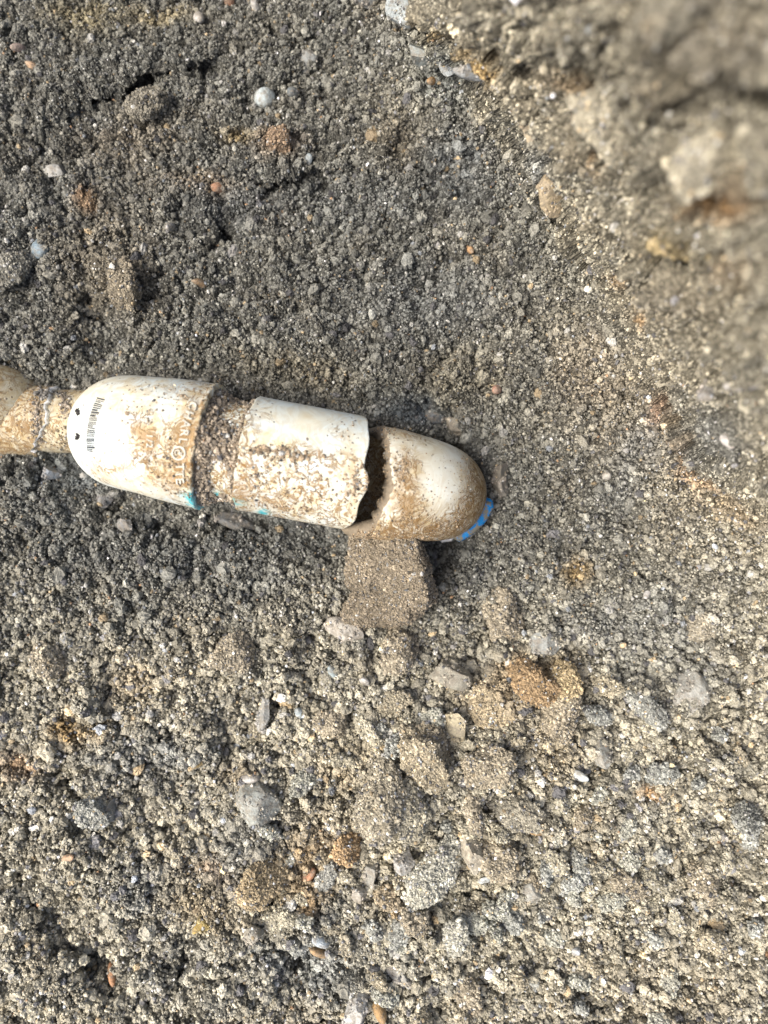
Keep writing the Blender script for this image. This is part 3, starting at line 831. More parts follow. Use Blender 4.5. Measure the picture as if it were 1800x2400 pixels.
# ---- wet dark crumbs stuck on the dome are added with the grains below
# ---- mud packed between the hub and the coupling
def mud_r(T, TH):
    th = (TH + math.pi) % (2 * math.pi) - math.pi
    P = np.stack([T, TH * 0.025, 0 * T], -1)
    side = SIDE * th
    pile = 0.0032 * sstep(0.0205, 0.0140, T) + 0.0016 * sstep(0.0265, 0.0290, T) * sstep(0.0305, 0.0296, T)
    pile = pile + 0.0026 * np.exp(-((side + 0.05) / 0.45) ** 2) + 0.0015 * sstep(0.8, 1.4, np.abs(th))
    return 0.0226 - 0.0012 + 1.0 * pile + 0.0013 * fbm(P, 0.006, 3, 21) + 0.0006 * perlin(P, 0.0016, 33)
pathM = pathB
def mud(name, path, a, b, rf, label, nt=260, ns=70, lo=-1.9, hi=1.9, close=False):
    ths = np.linspace(lo, hi, nt)
    Gm, T, TH = tube_grid(path, lambda th: 0 * th + a, lambda th: 0 * th + b, rf, ns, nt, ths)
    i = np.arange(ns * nt).reshape(ns, nt)
    F = np.stack([i[:-1, :-1], i[:-1, 1:], i[1:, 1:], i[1:, :-1]], -1).reshape(-1, 4)
    px, py = px_of(Gm.reshape(-1, 3))
    c = np.array((0.16, 0.128, 0.088)) * (1 + 0.4 * fbm(Gm.reshape(-1, 3), 0.008, 2, 3))[:, None]
    o = mesh_from(name, Gm.reshape(-1, 3), F, M_CLOD, attrs={'col': c})
    tag(o, label, kind='stuff'); return Gm.reshape(-1, 3), F, Gm
MV, MF, MG = mud('packed_mud', pathM, 0.0165, 0.0395, lambda T, TH: mud_r(T - 0.008, TH), 'crumbly brown mud packed in the groove between fitting and coupling')
BV_M = bvh(MV, MF)

# ------------------------------------------------------------------ clods and stones
def ico(sub):
    bm = bmesh.new(); bmesh.ops.create_icosphere(bm, subdivisions=sub, radius=1.0)
    v = np.array([x.co[:] for x in bm.verts]); f = np.array([[q.index for q in x.verts] for x in bm.faces]); bm.free()
    return v, f
ICO = {s: ico(s) for s in (2, 3, 4, 5)}
CLOD_SURF = []
def rock(name, px, py, rx, ry, rot, h, colour, label, kind='clod', sink=0.25, seed=None, cat=None, group=None, sub=None):
    """rx, ry in photo pixels, h = height above ground in mm"""
    seed = int(px * 7 + py * 3) % 9973 if seed is None else seed
    g, n = ground_at(np.float64(px), np.float64(py))
    ppm = 1800.0 / (H - g[2])
    a, b, c = rx / ppm, ry / ppm, h * 0.001
    big = max(rx, ry) > 28
    v, f = ICO[sub or (5 if (max(rx, ry) > 58 and kind == 'clod') else 4 if big else 3)]
    r = np.random.default_rng(seed)
    q = v.copy()
    if kind == 'stone':
        for _ in range(13):
            d = r.normal(size=3); d /= np.linalg.norm(d); cut = r.uniform(0.5, 0.9)
            s_ = q @ d; q = q - np.clip(s_ - cut, 0, None)[:, None] * d
        q = q * (1 + 0.07 * fbm(v + seed, 0.9, 3, seed % 50))[:, None]
    elif kind == 'pebble':
        q = q * (1 + 0.12 * perlin(v + seed, 1.1, seed % 50))[:, None]
    else:
        for _ in range(6):
            d = r.normal(size=3); d /= np.linalg.norm(d); cut = r.uniform(0.66, 0.92)
            s_ = q @ d; q = q - np.clip(s_ - cut, 0, None)[:, None] * d * 0.8
        q = q * (1 + 0.40 * fbm(v + seed, 0.8, 3, seed % 50))[:, None]
        f1, f2, rv = worley(v * 1.0 + seed, 0.34, seed % 40)
        q = q * (1 + 0.10 * (0.5 - f1) + 0.03 * perlin(v + seed, 0.12, 4))[:, None]
    cs, sn = math.cos(math.radians(-rot)), math.sin(math.radians(-rot))
    # local axes: x,y in the ground's tangent plane
    ex = np.array((1, 0, 0)) - n * n[0]; ex /= np.linalg.norm(ex); ey = np.cross(n, ex)
    X, Y, Zz = q[:, 0] * a, q[:, 1] * b, q[:, 2] * c
    Xr, Yr = X * cs - Y * sn, X * sn + Y * cs
    L = Xr[:, None] * ex + Yr[:, None] * ey + Zz[:, None] * n
    centre = g + n * c * (0.5 - sink)
    W = L + centre
    if kind == 'clod':
        W = W + (W - centre) / (np.linalg.norm(W - centre, axis=1, keepdims=True) + 1e-9) * (0.0006 * perlin(W, 0.0022, 6) + 0.0004 * perlin(W, 0.0011, 8))[:, None]
    if kind != 'clod':
        wk = 0.6 if kind == 'stone' else 0.66
        colour = tuple(wk * np.array(colour) + (1 - wk) * soil_colour(g[None], np.array([px]), np.array([py]))[0])
    if kind == 'clod':
        colour = tuple(np.array(colour) * np.array((0.94, 1.0, 1.0)))
        wk = 0.8 if py > 1200 else 0.3
        colour = tuple(wk * np.array(colour) * 0.8 + (1 - wk) * soil_colour(g[None], np.array([px]), np.array([py]))[0])
    colr = np.array(colour) * (1 + 0.25 * fbm(W, 0.006, 2, 12))[:, None]
    o = mesh_from(name, W - centre, f, M_CLOD if kind == 'clod' else M_STONE, smooth=(kind == 'pebble'), attrs={'col': colr})
    o.location = centre
    group = {'clod': 'soil clods lying in the trench', 'stone': 'stones set in the trench soil', 'pebble': 'small pebbles on the trench soil'}[kind]
    tag(o, label, cat or ('soil clod' if kind == 'clod' else 'pebble' if kind == 'pebble' else 'stone'), group)
    if kind == 'clod': CLOD_SURF.append((W, f, np.array(colour), 1.0, 0.00050))
    elif kind == 'stone': CLOD_SURF.append((W, f, 0.5 * np.array(colour) + 0.5 * np.array((0.20, 0.17, 0.13)), 0.45, 0.00052))
    return o, W, f

TAN = (0.30, 0.245, 0.175); BRN = (0.235, 0.185, 0.125); GRY = (0.25, 0.245, 0.22); PAL = (0.42, 0.39, 0.32)
BLU = (0.30, 0.36, 0.38); WHT = (0.62, 0.61, 0.57); ORG = (0.44, 0.19, 0.07); AMB = (0.42, 0.23, 0.06); DRK = (0.10, 0.11, 0.125)
CLODS = [
    (1660, 382, 54, 66, 30, 7, (0.33, 0.285, 0.215), 'largest pale blurred lump on the bank at upper right'),
    (938, 1512, 46, 40, 0, 9, TAN, 'crumbly brown clod tucked below the big soil chunk'),
    (1193, 1453, 44, 60, 10, 9, TAN, 'tall tan clod with a dark gap on its right, right of the big soil chunk'),
    (1232, 1592, 50, 44, 10, 9, (0.30, 0.20, 0.11), 'rust brown soil clod, the reddest of the lower half'),
    (1316, 1582, 34, 36, 0, 7, (0.38, 0.29, 0.17), 'small yellow tan clod just right of the rust brown clod'),
    (1150, 1680, 60, 50, 20, 7, (0.36, 0.28, 0.18), 'broad tan clod below the rust brown clod'),
    (1301, 1696, 46, 52, 20, 10, TAN, 'pale topped rounded clod above the grey triangular stone'),
    (1011, 1790, 58, 62, -15, 13, (0.29, 0.235, 0.16), 'large tan clod heading the row of lumps at lower centre'),
    (886, 1869, 54, 92, 5, 12, (0.29, 0.245, 0.18), 'tall upright clod with orange crown at lower centre'),
    (977, 1907, 44, 76, 22, 12, (0.31, 0.27, 0.20), 'leaning elongated clod right of the tall upright clod'),
    (1035, 2008, 40, 66, -25, 12, PAL, 'pale elongated clod just left of the cream flat stone'),
    (1175, 2012, 46, 52, 0, 10, TAN, 'tan clod just right of the cream flat stone'),
    (828, 1980, 27, 36, 0, 8, (0.38, 0.24, 0.12), 'small clod with orange middle below the tall upright clod'),
    (632, 2052, 46, 48, 20, 9, (0.37, 0.28, 0.17), 'rounded yellow tan clod at lower left of centre'),
    (1190, 1883, 42, 44, 0, 9, (0.25, 0.22, 0.17), 'grey brown clod above the tan clod beside the cream stone'),
    (1098, 1864, 25, 24, 0, 8, TAN, 'small round clod right of the leaning elongated clod'),
    (1120, 1795, 44, 50, 0, 9, TAN, 'lumpy clod right of the large tan clod at lower centre'),
    (977, 2150, 34, 36, 0, 8, TAN, 'knobbly clod below the pale elongated clod'),
    (1054, 2192, 30, 32, 0, 8, PAL, 'pale angular clod right of the knobbly clod'),
    (543, 1519, 52, 46, 0, 7, TAN, 'low tan mound like clod left of the big soil chunk'),
    (125, 1551, 40, 44, 10, 7, TAN, 'tan clod near the left edge below the pipe'),
    (347, 246, 56, 30, -20, 9, (0.20, 0.155, 0.10), 'dark brown clod under the long crack at upper left'),
    (651, 347, 30, 22, 0, 6, (0.27, 0.175, 0.11), 'reddish brown clod below the pale blue pebble'),
    (8, 655, 42, 44, 0, 8, (0.18, 0.155, 0.12), 'dark clod cut off by the left edge above the pipes'),
    (300, 672, 54, 64, 10, 4, (0.20, 0.165, 0.12), 'smooth brown lump above the left fitting'),
    (1442, 353, 62, 56, 20, 14, (0.33, 0.27, 0.19), 'blurred round clod with orange left side on the bank'),
    (1589, 575, 48, 34, 10, 10, (0.38, 0.28, 0.15), 'yellowish clod on the bank above its dark ledge'),
    (1525, 1810, 26, 26, 0, 7, GRY, 'grey clod above an orange fleck at lower right'),
    (1377, 1900, 26, 28, 0, 7, TAN, 'small heart shaped tan clod at lower right'),
    (770, 1700, 40, 36, 0, 6, TAN, 'low clod between the grey shard and the large tan clod'),
    (1250, 2060, 34, 24, 0, 6, TAN, 'low clod above the grey lens shaped stone'),
    (906, 2090, 34, 26, 0, 7, (0.34, 0.26, 0.17), 'warm tan clod below the speckled grey pebble'),
    (1085, 2300, 30, 28, 0, 7, TAN, 'tan clod near the bottom edge right of the angular grey stone'),
    (1640, 1480, 44, 34, 30, 6, (0.32, 0.27, 0.2), 'low tan clod above the pale embedded slab at right'),
    (1480, 2080, 34, 30, 0, 7, TAN, 'tan clod in the lower right quarter'),
    (1640, 2050, 36, 30, 20, 7, TAN, 'tan clod near the right edge low in the photo'),
    (230, 1900, 40, 34, 0, 6, GRY, 'grey crumbly lump above the dark hollows at lower left'),
]
STONES = [
    (1046, 1592, 56, 44, 20, 7, (0.24, 0.235, 0.19), 'flat olive grey stone with dusty striations, right of centre'),
    (1063, 1702, 26, 44, -35, 7, (0.44, 0.38, 0.23), 'pale yellow flake shaped stone below the olive grey stone'),
    (1270, 1514, 44, 32, -10, 6, (0.27, 0.30, 0.295), 'blue grey stone above the yellow tan clod'),
    (808, 1482, 52, 24, 25, 6, (0.46, 0.43, 0.37), 'whitish quartz chunk at the lower left of the big soil chunk'),
    (606, 1880, 52, 62, -25, 10, (0.27, 0.30, 0.28), 'large grey green stone on a slope at lower left of centre'),
    (1109, 1984, 44, 58, 15, 10, (0.50, 0.46, 0.36), 'cream flat stone with orange spots and a shadow on its right'),
    (948, 1996, 31, 21, 10, 8, (0.48, 0.49, 0.48), 'speckled grey white pebble left of the pale elongated clod'),
    (1237, 2097, 36, 18, 5, 8, (0.33, 0.34, 0.31), 'grey lens shaped stone at lower right of centre'),
    (592, 2165, 32, 28, 0, 6, (0.30, 0.30, 0.26), 'grey flat stone with a white chip on its upper edge'),
    (871, 2036, 18, 36, 0, 7, (0.29, 0.295, 0.27), 'narrow upright grey stone below the small orange middled clod'),
    (847, 2102, 22, 24, 0, 7, (0.44, 0.42, 0.37), 'pale blocky pebble below the narrow upright grey stone'),
    (837, 2332, 30, 38, 20, 9, (0.50, 0.51, 0.49), 'whitish quartz stone at the bottom edge beside an amber pebble'),
    (948, 2285, 34, 26, 30, 8, (0.36, 0.36, 0.33), 'angular grey stone near the bottom edge'),
    (1405, 1757, 27, 28, 10, 7, (0.30, 0.32, 0.30), 'grey triangular stone in the lower right quarter'),
    (1606, 1628, 46, 64, 10, 6, (0.34, 0.345, 0.31), 'pale grey embedded slab near the right edge'),
    (615, 1662, 17, 54, 8, 8, (0.34, 0.36, 0.355), 'long thin grey shard standing upright left of centre'),
    (1041, 150, 22, 42, -30, 9, (0.55, 0.60, 0.60), 'whitish blue stone edge at the top of the bank'),
    (1004, 130, 26, 40, -30, 8, (0.27, 0.31, 0.30), 'grey green stone left of the whitish blue stone'),
    (962, 18, 48, 32, 20, 9, (0.38, 0.45, 0.47), 'pale blue stone at the top edge of the photo'),
    (862, 4, 34, 16, 0, 7, (0.14, 0.16, 0.17), 'dark slate stone at the top edge left of the pale blue stone'),
    (1119, 174, 26, 16, 10, 8, (0.36, 0.40, 0.43), 'blurred light grey stone right of the whitish blue stone'),
    (1160, 213, 22, 16, 10, 8, (0.15, 0.18, 0.22), 'dark blue grey stone on the bank beside the light grey one'),
    (1301, 458, 24, 56, -38, 9, (0.40, 0.30, 0.16), 'ochre long stone lying along the foot of the bank'),
    (1247, 315, 46, 26, 25, 9, (0.38, 0.30, 0.18), 'tan rock on the bank above the ochre long stone'),
    (136, 398, 30, 20, 10, 6, (0.36, 0.36, 0.33), 'pale grey stone at upper left'),
    (716, 146, 22, 20, 0, 6, (0.31, 0.33, 0.32), 'light grey stone right of the long crack'),
    (1015, 985, 30, 22, 20, 7, (0.10, 0.115, 0.13), 'dark slate chunk above the broken elbow'),
    (1072, 1008, 34, 22, 20, 7, (0.23, 0.21, 0.16), 'flat grey brown stone upper right of the broken elbow'),
    (1174, 1125, 26, 50, 8, 6, (0.24, 0.22, 0.18), 'flat upright stone just right of the broken elbow'),
    (1690, 890, 22, 18, 0, 6, (0.19, 0.20, 0.22), 'dark grey stone on the bank near the right edge'),
    (555, 1212, 60, 20, 22, 7, (0.12, 0.125, 0.13), 'dark slate slab under the lower side of the coupling'),
    (270, 1900, 11, 38, 10, 5, (0.24, 0.27, 0.28), 'thin slate sliver at lower left'),
    (250, 1010 + 150, 20, 12, 20, 5, (0.24, 0.25, 0.26), 'grey stone under the barcode fitting'),
    (1690, 1970, 22, 16, 0, 6, (0.30, 0.32, 0.33), 'bluish stone near the right edge low in the photo'),
    (300, 1240, 24, 16, 10, 5, (0.25, 0.25, 0.24), 'small grey stone below the left fitting'),
    (130, 1118, 34, 16, 10, 6, (0.21, 0.24, 0.27), 'blue grey stone below the cracked pipe stub'),
]
PEBS = [
    (621, 236, 26, 25, 0, 5, (0.43, 0.50, 0.50), 'pale blue grey round pebble at upper left of centre'),
    (912, 1511, 14, 15, 0, 7, (0.42, 0.46, 0.49), 'small round grey blue pebble below the big soil chunk'),
    (100, 580, 22, 15, 5, 6, (0.17, 0.25, 0.30), 'slate blue pebble at upper left'),
    (784, 1576, 11, 12, 0, 6, (0.26, 0.34, 0.36), 'little blue green chip left of centre in the lower half'),
    (856, 1600, 13, 8, 20, 5, WHT, 'white chip right of the blue green chip'),
    (717, 2057, 11, 18, 10, 7, (0.42, 0.17, 0.08), 'brick orange pebble beside the yellow tan clod'),
    (760, 2220, 15, 11, 30, 7, AMB, 'amber pebble with white side at lower centre'),
    (886, 2343, 16, 17, 0, 8, AMB, 'orange amber pebble at the bottom edge'),
    (1261, 1943, 9, 17, -10, 7, (0.42, 0.25, 0.09), 'oval amber pebble at lower right of centre'),
    (755, 2182, 22, 11, 35, 6, (0.42, 0.49, 0.53), 'blue white chip above the amber pebble'),
    (1136, 2058, 16, 5, -10, 5, (0.55, 0.62, 0.64), 'thin pale blue flake below the cream flat stone'),
    (1340, 1807, 9, 14, -20, 6, (0.52, 0.58, 0.58), 'glassy white pebble left below the grey triangular stone'),
    (513, 441, 15, 13, 0, 5, (0.42, 0.20, 0.10), 'orange pebble in the upper left quarter'),
    (477, 678, 13, 9, 0, 5, (0.30, 0.18, 0.08), 'brown fleck above the coupling'),
    (1165, 910, 12, 10, 0, 5, (0.52, 0.27, 0.19), 'pink pebble right above the broken elbow'),
    (1712, 1015, 15, 12, 20, 6, (0.60, 0.57, 0.53), 'white triangular pebble at the right edge'),
    (1505, 1385, 9, 6, -40, 5, (0.66, 0.64, 0.60), 'white chip right of centre'),
    (1784, 867, 14, 13, 0, 6, (0.62, 0.60, 0.58), 'white pebble on the bank at the right edge'),
    (171, 1999, 9, 9, 0, 5, (0.55, 0.32, 0.17), 'light orange pebble above the dark hollows at lower left'),
    (266, 2277, 9, 9, 0, 6, (0.50, 0.20, 0.06), 'vivid orange pebble between the dark hollows at lower left'),
    (477, 1780, 10, 9, 0, 6, (0.45, 0.30, 0.08), 'mustard pebble left of the grey green stone'),
    (587, 1820, 20, 11, -10, 7, (0.48, 0.49, 0.48), 'whitish flat pebble above the grey green stone'),
    (1101, 586, 8, 8, 0, 4, (0.50, 0.27, 0.10), 'small orange chip in the upper half near the bank'),
    (1015, 98 + 95, 9, 9, 0, 4, (0.45, 0.24, 0.07), 'orange chip beneath the grey green stone'),
    (81, 157, 10, 8, 0, 5, (0.50, 0.32, 0.18), 'orange and white chip at upper left'),
    (55, 125, 11, 9, 0, 5, (0.46, 0.34, 0.28), 'pinkish chip at the upper left corner'),
    (465, 44, 13, 13, 0, 6, (0.42, 0.41, 0.37), 'round light pebble near the top edge'),
    (600, 22, 9, 7, 0, 5, WHT, 'white chip at the top edge'),
    (540, 8, 12, 9, 0, 5, (0.45, 0.22, 0.12), 'terracotta chip at the top edge'),
    (689, 230, 12, 12, 0, 4, (0.11, 0.14, 0.155), 'dark slate chip right of the pale blue grey pebble'),
    (409, 544, 10, 10, 0, 5, (0.42, 0.41, 0.38), 'light chip left of the black hole'),
    (284, 634, 9, 6, 0, 5, (0.40, 0.44, 0.43), 'pale chip above the smooth brown lump'),
    (715, 400, 14, 9, 30, 5, (0.30, 0.36, 0.38), 'blue grey chip near the dark ledge'),
    (480, 2156, 9, 7, 0, 5, (0.58, 0.40, 0.10), 'yellow chip in the brown patch at lower left'),
    (1348, 2215, 11, 9, 20, 5, (0.50, 0.55, 0.58), 'pale blue chip in the lower right quarter'),
    (705, 1672, 11, 12, 0, 5, (0.36, 0.45, 0.48), 'pale blue pebble right of the grey shard'),
    (1420, 1118, 12, 9, 10, 4, (0.46, 0.44, 0.38), 'pale chip in the smooth soil right of the elbow'),
]
for (x, y, rx, ry, rot, h, c, lab) in CLODS: rock('soil_clod', x, y, rx, ry, rot, h * 1.6, tuple(1.12 * np.array(c)), lab, 'clod')
for (x, y, rx, ry, rot, h, c, lab) in STONES: rock('stone', x, y, rx, ry, rot, h * 1.25, c, lab, 'stone', 0.34)
for (x, y, rx, ry, rot, h, c, lab) in PEBS: rock('pebble', x, y, rx, ry, rot, h, c, lab, 'pebble', 0.42)

# small rubble among the big clods
rr = random.Random(21)
taken = [(c[0], c[1], max(c[2], c[3])) for c in CLODS + STONES + PEBS]
made = 0; RV_, RF_, RC_, ro_ = [], [], [], 0
while made < 95:
    x, y = rr.gauss(1120, 300), rr.gauss(1960, 250)
    if not (560 < x < 1790 and 1560 < y < 2390): continue
    q = rr.uniform(11, 25)
    if any(math.hypot(x - a, y - b) < q + 0.8 * c for a, b, c in taken): continue
    taken.append((x, y, q)); made += 1
    k = rr.uniform(0.95, 1.35)
    hue = rr.choice(((0.33, 0.29, 0.215), (0.34, 0.325, 0.27), (0.30, 0.25, 0.175), (0.27, 0.265, 0.24)))
    o_, W_, f_ = rock('rubble_clod', x, y, q * rr.uniform(0.8, 1.3), q * rr.uniform(0.8, 1.2), rr.uniform(0, 180), rr.uniform(7, 11) * q / 20, tuple(k * h_ for h_ in hue),
         'small pale angular clod of the loose rubble below the pipe', 'clod', 0.22, None, None, None, 4 if q > 18 else 3)
    RV_.append(W_); RF_.append(f_ + ro_); ro_ += len(W_)
    a_ = np.zeros(len(W_) * 4, np.float32); o_.data.attributes['col'].data.foreach_get('color', a_); RC_.append(a_.reshape(-1, 4)[:, :3])
    me_ = o_.data; bpy.data.objects.remove(o_); bpy.data.meshes.remove(me_)
tag(mesh_from('rubble', np.concatenate(RV_), np.concatenate(RF_), M_CLOD, smooth=False, attrs={'col': np.concatenate(RC_)}),
    'loose rubble of small pale crumbly lumps below and right of the pipe', kind='stuff')

# white splinter
g, n = ground_at(np.float64(1149), np.float64(1537))
ax = (at(1162., 1531., g[2]) - at(1136., 1544., g[2]))
L = np.linalg.norm(ax); ax /= L; sd = np.cross(n, ax)
tt = np.linspace(-1, 1, 14); pv = []
for t in tt:
    w = 0.0007 * math.sqrt(max(0, 1 - t * t)) + 0.00005
    for a in np.linspace(0, 2 * math.pi, 8, endpoint=False):
        pv.append(ax * t * L / 2 + sd * (w * math.cos(a) + 0.0004 * t * t) + n * (w * 0.6 * math.sin(a)))
o = mesh_from('splinter', pv, grid_faces(0, 14, 8), M_FRACT); o.location = g + n * 0.0016
tag(o, 'thin white curved plastic splinter lying on the soil below the elbow', 'splinter')

# big soil chunk under the broken elbow: outline from above, sloping flat face, thick body
OUT = np.array([(822, 1262), (816, 1300), (812, 1350), (826, 1388), (808, 1420), (789, 1449), (806, 1468), (838, 1482), (880, 1476), (915, 1470), (945, 1462), (975, 1447),
                (996, 1425), (1012, 1396), (1008, 1355), (1004, 1320), (990, 1285), (975, 1255), (900, 1245)], float)
def chunk():
    v, f = ICO[5]; v2, f2 = v, f
    cc = np.array((905., 1362.))
    ang = np.arctan2(v[:, 1], v[:, 0]); oa = np.arctan2(-(OUT[:, 1] - cc[1]), OUT[:, 0] - cc[0]); orr = np.hypot(*(OUT - cc).T)
    k = np.argsort(oa); oa, orr = oa[k], orr[k]
    wob = 1 + 0.05 * perlin(np.stack([np.cos(ang), np.sin(ang), 0 * ang], -1) * 3.0, 1.0, 9) + 0.025 * perlin(np.stack([np.cos(ang), np.sin(ang), 0 * ang], -1) * 9.0, 1.0, 10)
    R = wob * np.interp(ang, np.concatenate([oa - 2 * math.pi, oa, oa + 2 * math.pi]), np.tile(orr, 3))
    rho = np.sqrt(np.clip(1 - v[:, 2] ** 2, 0, 1)); rho2 = np.sign(rho) * np.minimum(1, rho ** 0.42 * 1.0)
    top = v[:, 2] > 0
    px = cc[0] + R * rho2 * np.cos(ang); py = cc[1] - R * rho2 * np.sin(ang)
    zt = 0.025 + 0.000085 * (px - 900) - 0.000035 * (py - 1362)                # sloping upper face
    zt = np.minimum(zt, 0.009 + 0.00026 * (1492 - py) + 0.00004 * (px - 900))          # lower bevel
    zt = np.minimum(zt, 0.007 + 0.00040 * (px - 792))                                     # left bevel
    zt = np.minimum(zt, 0.012 + 0.00075 * (1014 - px) + 0.00010 * (py - 1300))
    edge_ = (1 - rho2) ; zt = zt - 0.004 * np.exp(-edge_ / 0.07)
    zb = -0.004 + 0 * px
    s_ = np.clip(np.abs(v[:, 2]) * 3.2, 0, 1)
    z = np.where(top, zt * s_ + (zt - 0.005) * (1 - s_), zb * s_ + (zt - 0.005) * (1 - s_))
    P = at(px, py, z)
    nn = fbm(P, 0.014, 3, 5) * 0.0045 + perlin(P, 0.005, 15) * 0.0019 + perlin(P, 0.0024, 18) * 0.0008 + perlin(P, 0.0013, 19) * 0.0004
    cen_ = at(900., 1362., 0.008)
    d = (P - cen_) * np.array((0.6, 0.6, 1.6)); d /= np.linalg.norm(d, axis=1, keepdims=True) + 1e-9
    P = P + d * nn[:, None]
    colr = np.array((0.165, 0.140, 0.098)) * (1 + 0.25 * fbm(P, 0.010, 3, 2))[:, None]
    base = at(900., 1362., 0.0)
    o = mesh_from('soil_chunk', P - base, f, M_CLOD, smooth=False, attrs={'col': colr})
    o.location = base
    tag(o, 'big angular brown soil chunk wedged under the broken elbow', 'soil clod')
    CLOD_SURF.append((P, f, np.array((0.172, 0.145, 0.102)), 2.0, 0.00037))
    return P, f
chunk()

# ------------------------------------------------------------------ grains
def grain_object(name, P, S, Cc, label, sub=1, jit=0.5, seed=0, flat=(0.6, 1.0)):
    n = len(P)
    me = bpy.data.meshes.new(name)
    me.vertices.add(n); me.vertices.foreach_set('co', np.asarray(P, np.float32).ravel())
    r = np.random.default_rng(seed + 100)
    rot = r.uniform(0, 2 * math.pi, (n, 3)).astype(np.float32)
    scl = (np.asarray(S)[:, None] * r.uniform(flat[0], flat[1] + 0.25, (n, 3))).astype(np.float32)
    for nm, arr in (('rot', rot), ('scl', scl)):
        a = me.attributes.new(nm, 'FLOAT_VECTOR', 'POINT'); a.data.foreach_set('vector', arr.ravel())
    a = me.attributes.new('col', 'FLOAT_COLOR', 'POINT')
    a.data.foreach_set('color', np.concatenate([Cc, np.ones((n, 1))], 1).astype(np.float32).ravel())
    a = me.attributes.new('pick', 'INT', 'POINT'); a.data.foreach_set('value', r.integers(0, 6, n).astype(np.int32))
    me.materials.append(M_GRAIN)
    o = bpy.data.objects.new(name, me); COL.objects.link(o)
    ng = bpy.data.node_groups.new(name, 'GeometryNodeTree')
    ng.interface.new_socket('Geometry', in_out='INPUT', socket_type='NodeSocketGeometry')
    ng.interface.new_socket('Geometry', in_out='OUTPUT', socket_type='NodeSocketGeometry')
    N, Lk = ng.nodes, ng.links
    gi, go = N.new('NodeGroupInput'), N.new('NodeGroupOutput')
    iop = N.new('GeometryNodeInstanceOnPoints'); join = N.new('GeometryNodeGeometryToInstance')
    for k in range(6):
        ic = N.new('GeometryNodeMeshIcoSphere'); ic.inputs['Radius'].default_value = 1.0; ic.inputs['Subdivisions'].default_value = sub
        sp = N.new('GeometryNodeSetPosition')
        nt_ = N.new('ShaderNodeTexNoise'); nt_.noise_dimensions = '4D'; nt_.inputs['W'].default_value = k * 7.3 + seed
        nt_.inputs['Scale'].default_value = 1.3 if sub == 1 else 1.9; nt_.inputs['Detail'].default_value = 2.0 if sub == 1 else 4.0
        sub_ = N.new('ShaderNodeVectorMath'); sub_.operation = 'SUBTRACT'; sub_.inputs[1].default_value = (0.5, 0.5, 0.5)
        sc_ = N.new('ShaderNodeVectorMath'); sc_.operation = 'SCALE'; sc_.inputs['Scale'].default_value = 3.2 * jit
        Lk.new(nt_.outputs['Color'], sub_.inputs[0]); Lk.new(sub_.outputs[0], sc_.inputs[0])
        Lk.new(ic.outputs['Mesh'], sp.inputs['Geometry']); Lk.new(sc_.outputs[0], sp.inputs['Offset'])
        sm = N.new('GeometryNodeSetMaterial'); sm.inputs['Material'].default_value = M_GRAIN
        Lk.new(sp.outputs[0], sm.inputs['Geometry']); Lk.new(sm.outputs[0], join.inputs[0])
    def na(nm, typ):
        x = N.new('GeometryNodeInputNamedAttribute'); x.data_type = typ; x.inputs['Name'].default_value = nm; return x.outputs['Attribute']
    Lk.new(gi.outputs[0], iop.inputs['Points']); Lk.new(join.outputs[0], iop.inputs['Instance'])
    iop.inputs['Pick Instance'].default_value = True
    Lk.new(na('pick', 'INT'), iop.inputs['Instance Index'])
    e2r = N.new('FunctionNodeEulerToRotation'); Lk.new(na('rot', 'FLOAT_VECTOR'), e2r.inputs[0])
    Lk.new(e2r.outputs[0], iop.inputs['Rotation']); Lk.new(na('scl', 'FLOAT_VECTOR'), iop.inputs['Scale'])
    Lk.new(iop.outputs[0], go.inputs[0])
    md = o.modifiers.new('scatter', 'NODES'); md.node_group = ng
    tag(o, label, kind='stuff')
    print(name, n)
    return o

def vary(c, r, special=True, wht=True, Pw=None):
    n = len(c)
    if Pw is None: lum = np.exp(r.normal(0.13, 0.30, n))
    else:
        f1_, f2_, rv_ = worley(Pw, 0.0042, 81)
        lum = np.exp(0.12 + 0.40 * (rv_ - 0.5) + 0.35 * perlin(Pw, 0.0075, 83) + r.normal(0, 0.23, n))
    c = c * lum[:, None]
    if special:
        p = r.random(n)
        def put(m, col, s=0.25):
            c[m] = np.array(col) * np.exp(r.normal(0, s, m.sum()))[:, None]
        b_ = c.mean(1, keepdims=True) / 0.2
        def put2(m, col, s=0.25):
            c[m] = np.array(col) * b_[m] * np.exp(r.normal(0, s, m.sum()))[:, None]
        put2(p < 0.04, (0.33, 0.325, 0.29)); put2((p > 0.05) & (p < 0.06), (0.22, 0.235, 0.24))
        put2((p > 0.065) & (p < 0.13), (0.085, 0.084, 0.082)); put((p > 0.16) & (p < (0.162 if wht else 0.1602)), (0.36, 0.23, 0.13))
        put2((p > 0.172) & (p < 0.19), (0.29, 0.23, 0.14)); put((p > 0.20) & (p < 0.2035), (0.62, 0.61, 0.58) if wht else (0.34, 0.33, 0.30))
    return np.clip(c, 0.01, 0.9)

def sample_ground(n, r, lo=(-150, -150), hi=(1950, 2550)):
    u = r.uniform(lo[0], hi[0], n); v = r.uniform(lo[1], hi[1], n)
    P, Nn = ground_at(u, v)
    ray = P - np.array((0, 0, H)); dist = np.linalg.norm(ray, axis=1); ray /= dist[:, None]
    cosv = np.abs((ray * Nn).sum(1)).clip(0.16, 1)
    w = ((H - P[:, 2]) / H) ** 2 / cosv * 0.75
    pd = pipe_dist(u, v)
    keep = (r.random(n) < w / 1.5) & (pd > 100)
    return P[keep], Nn[keep], u[keep], v[keep]

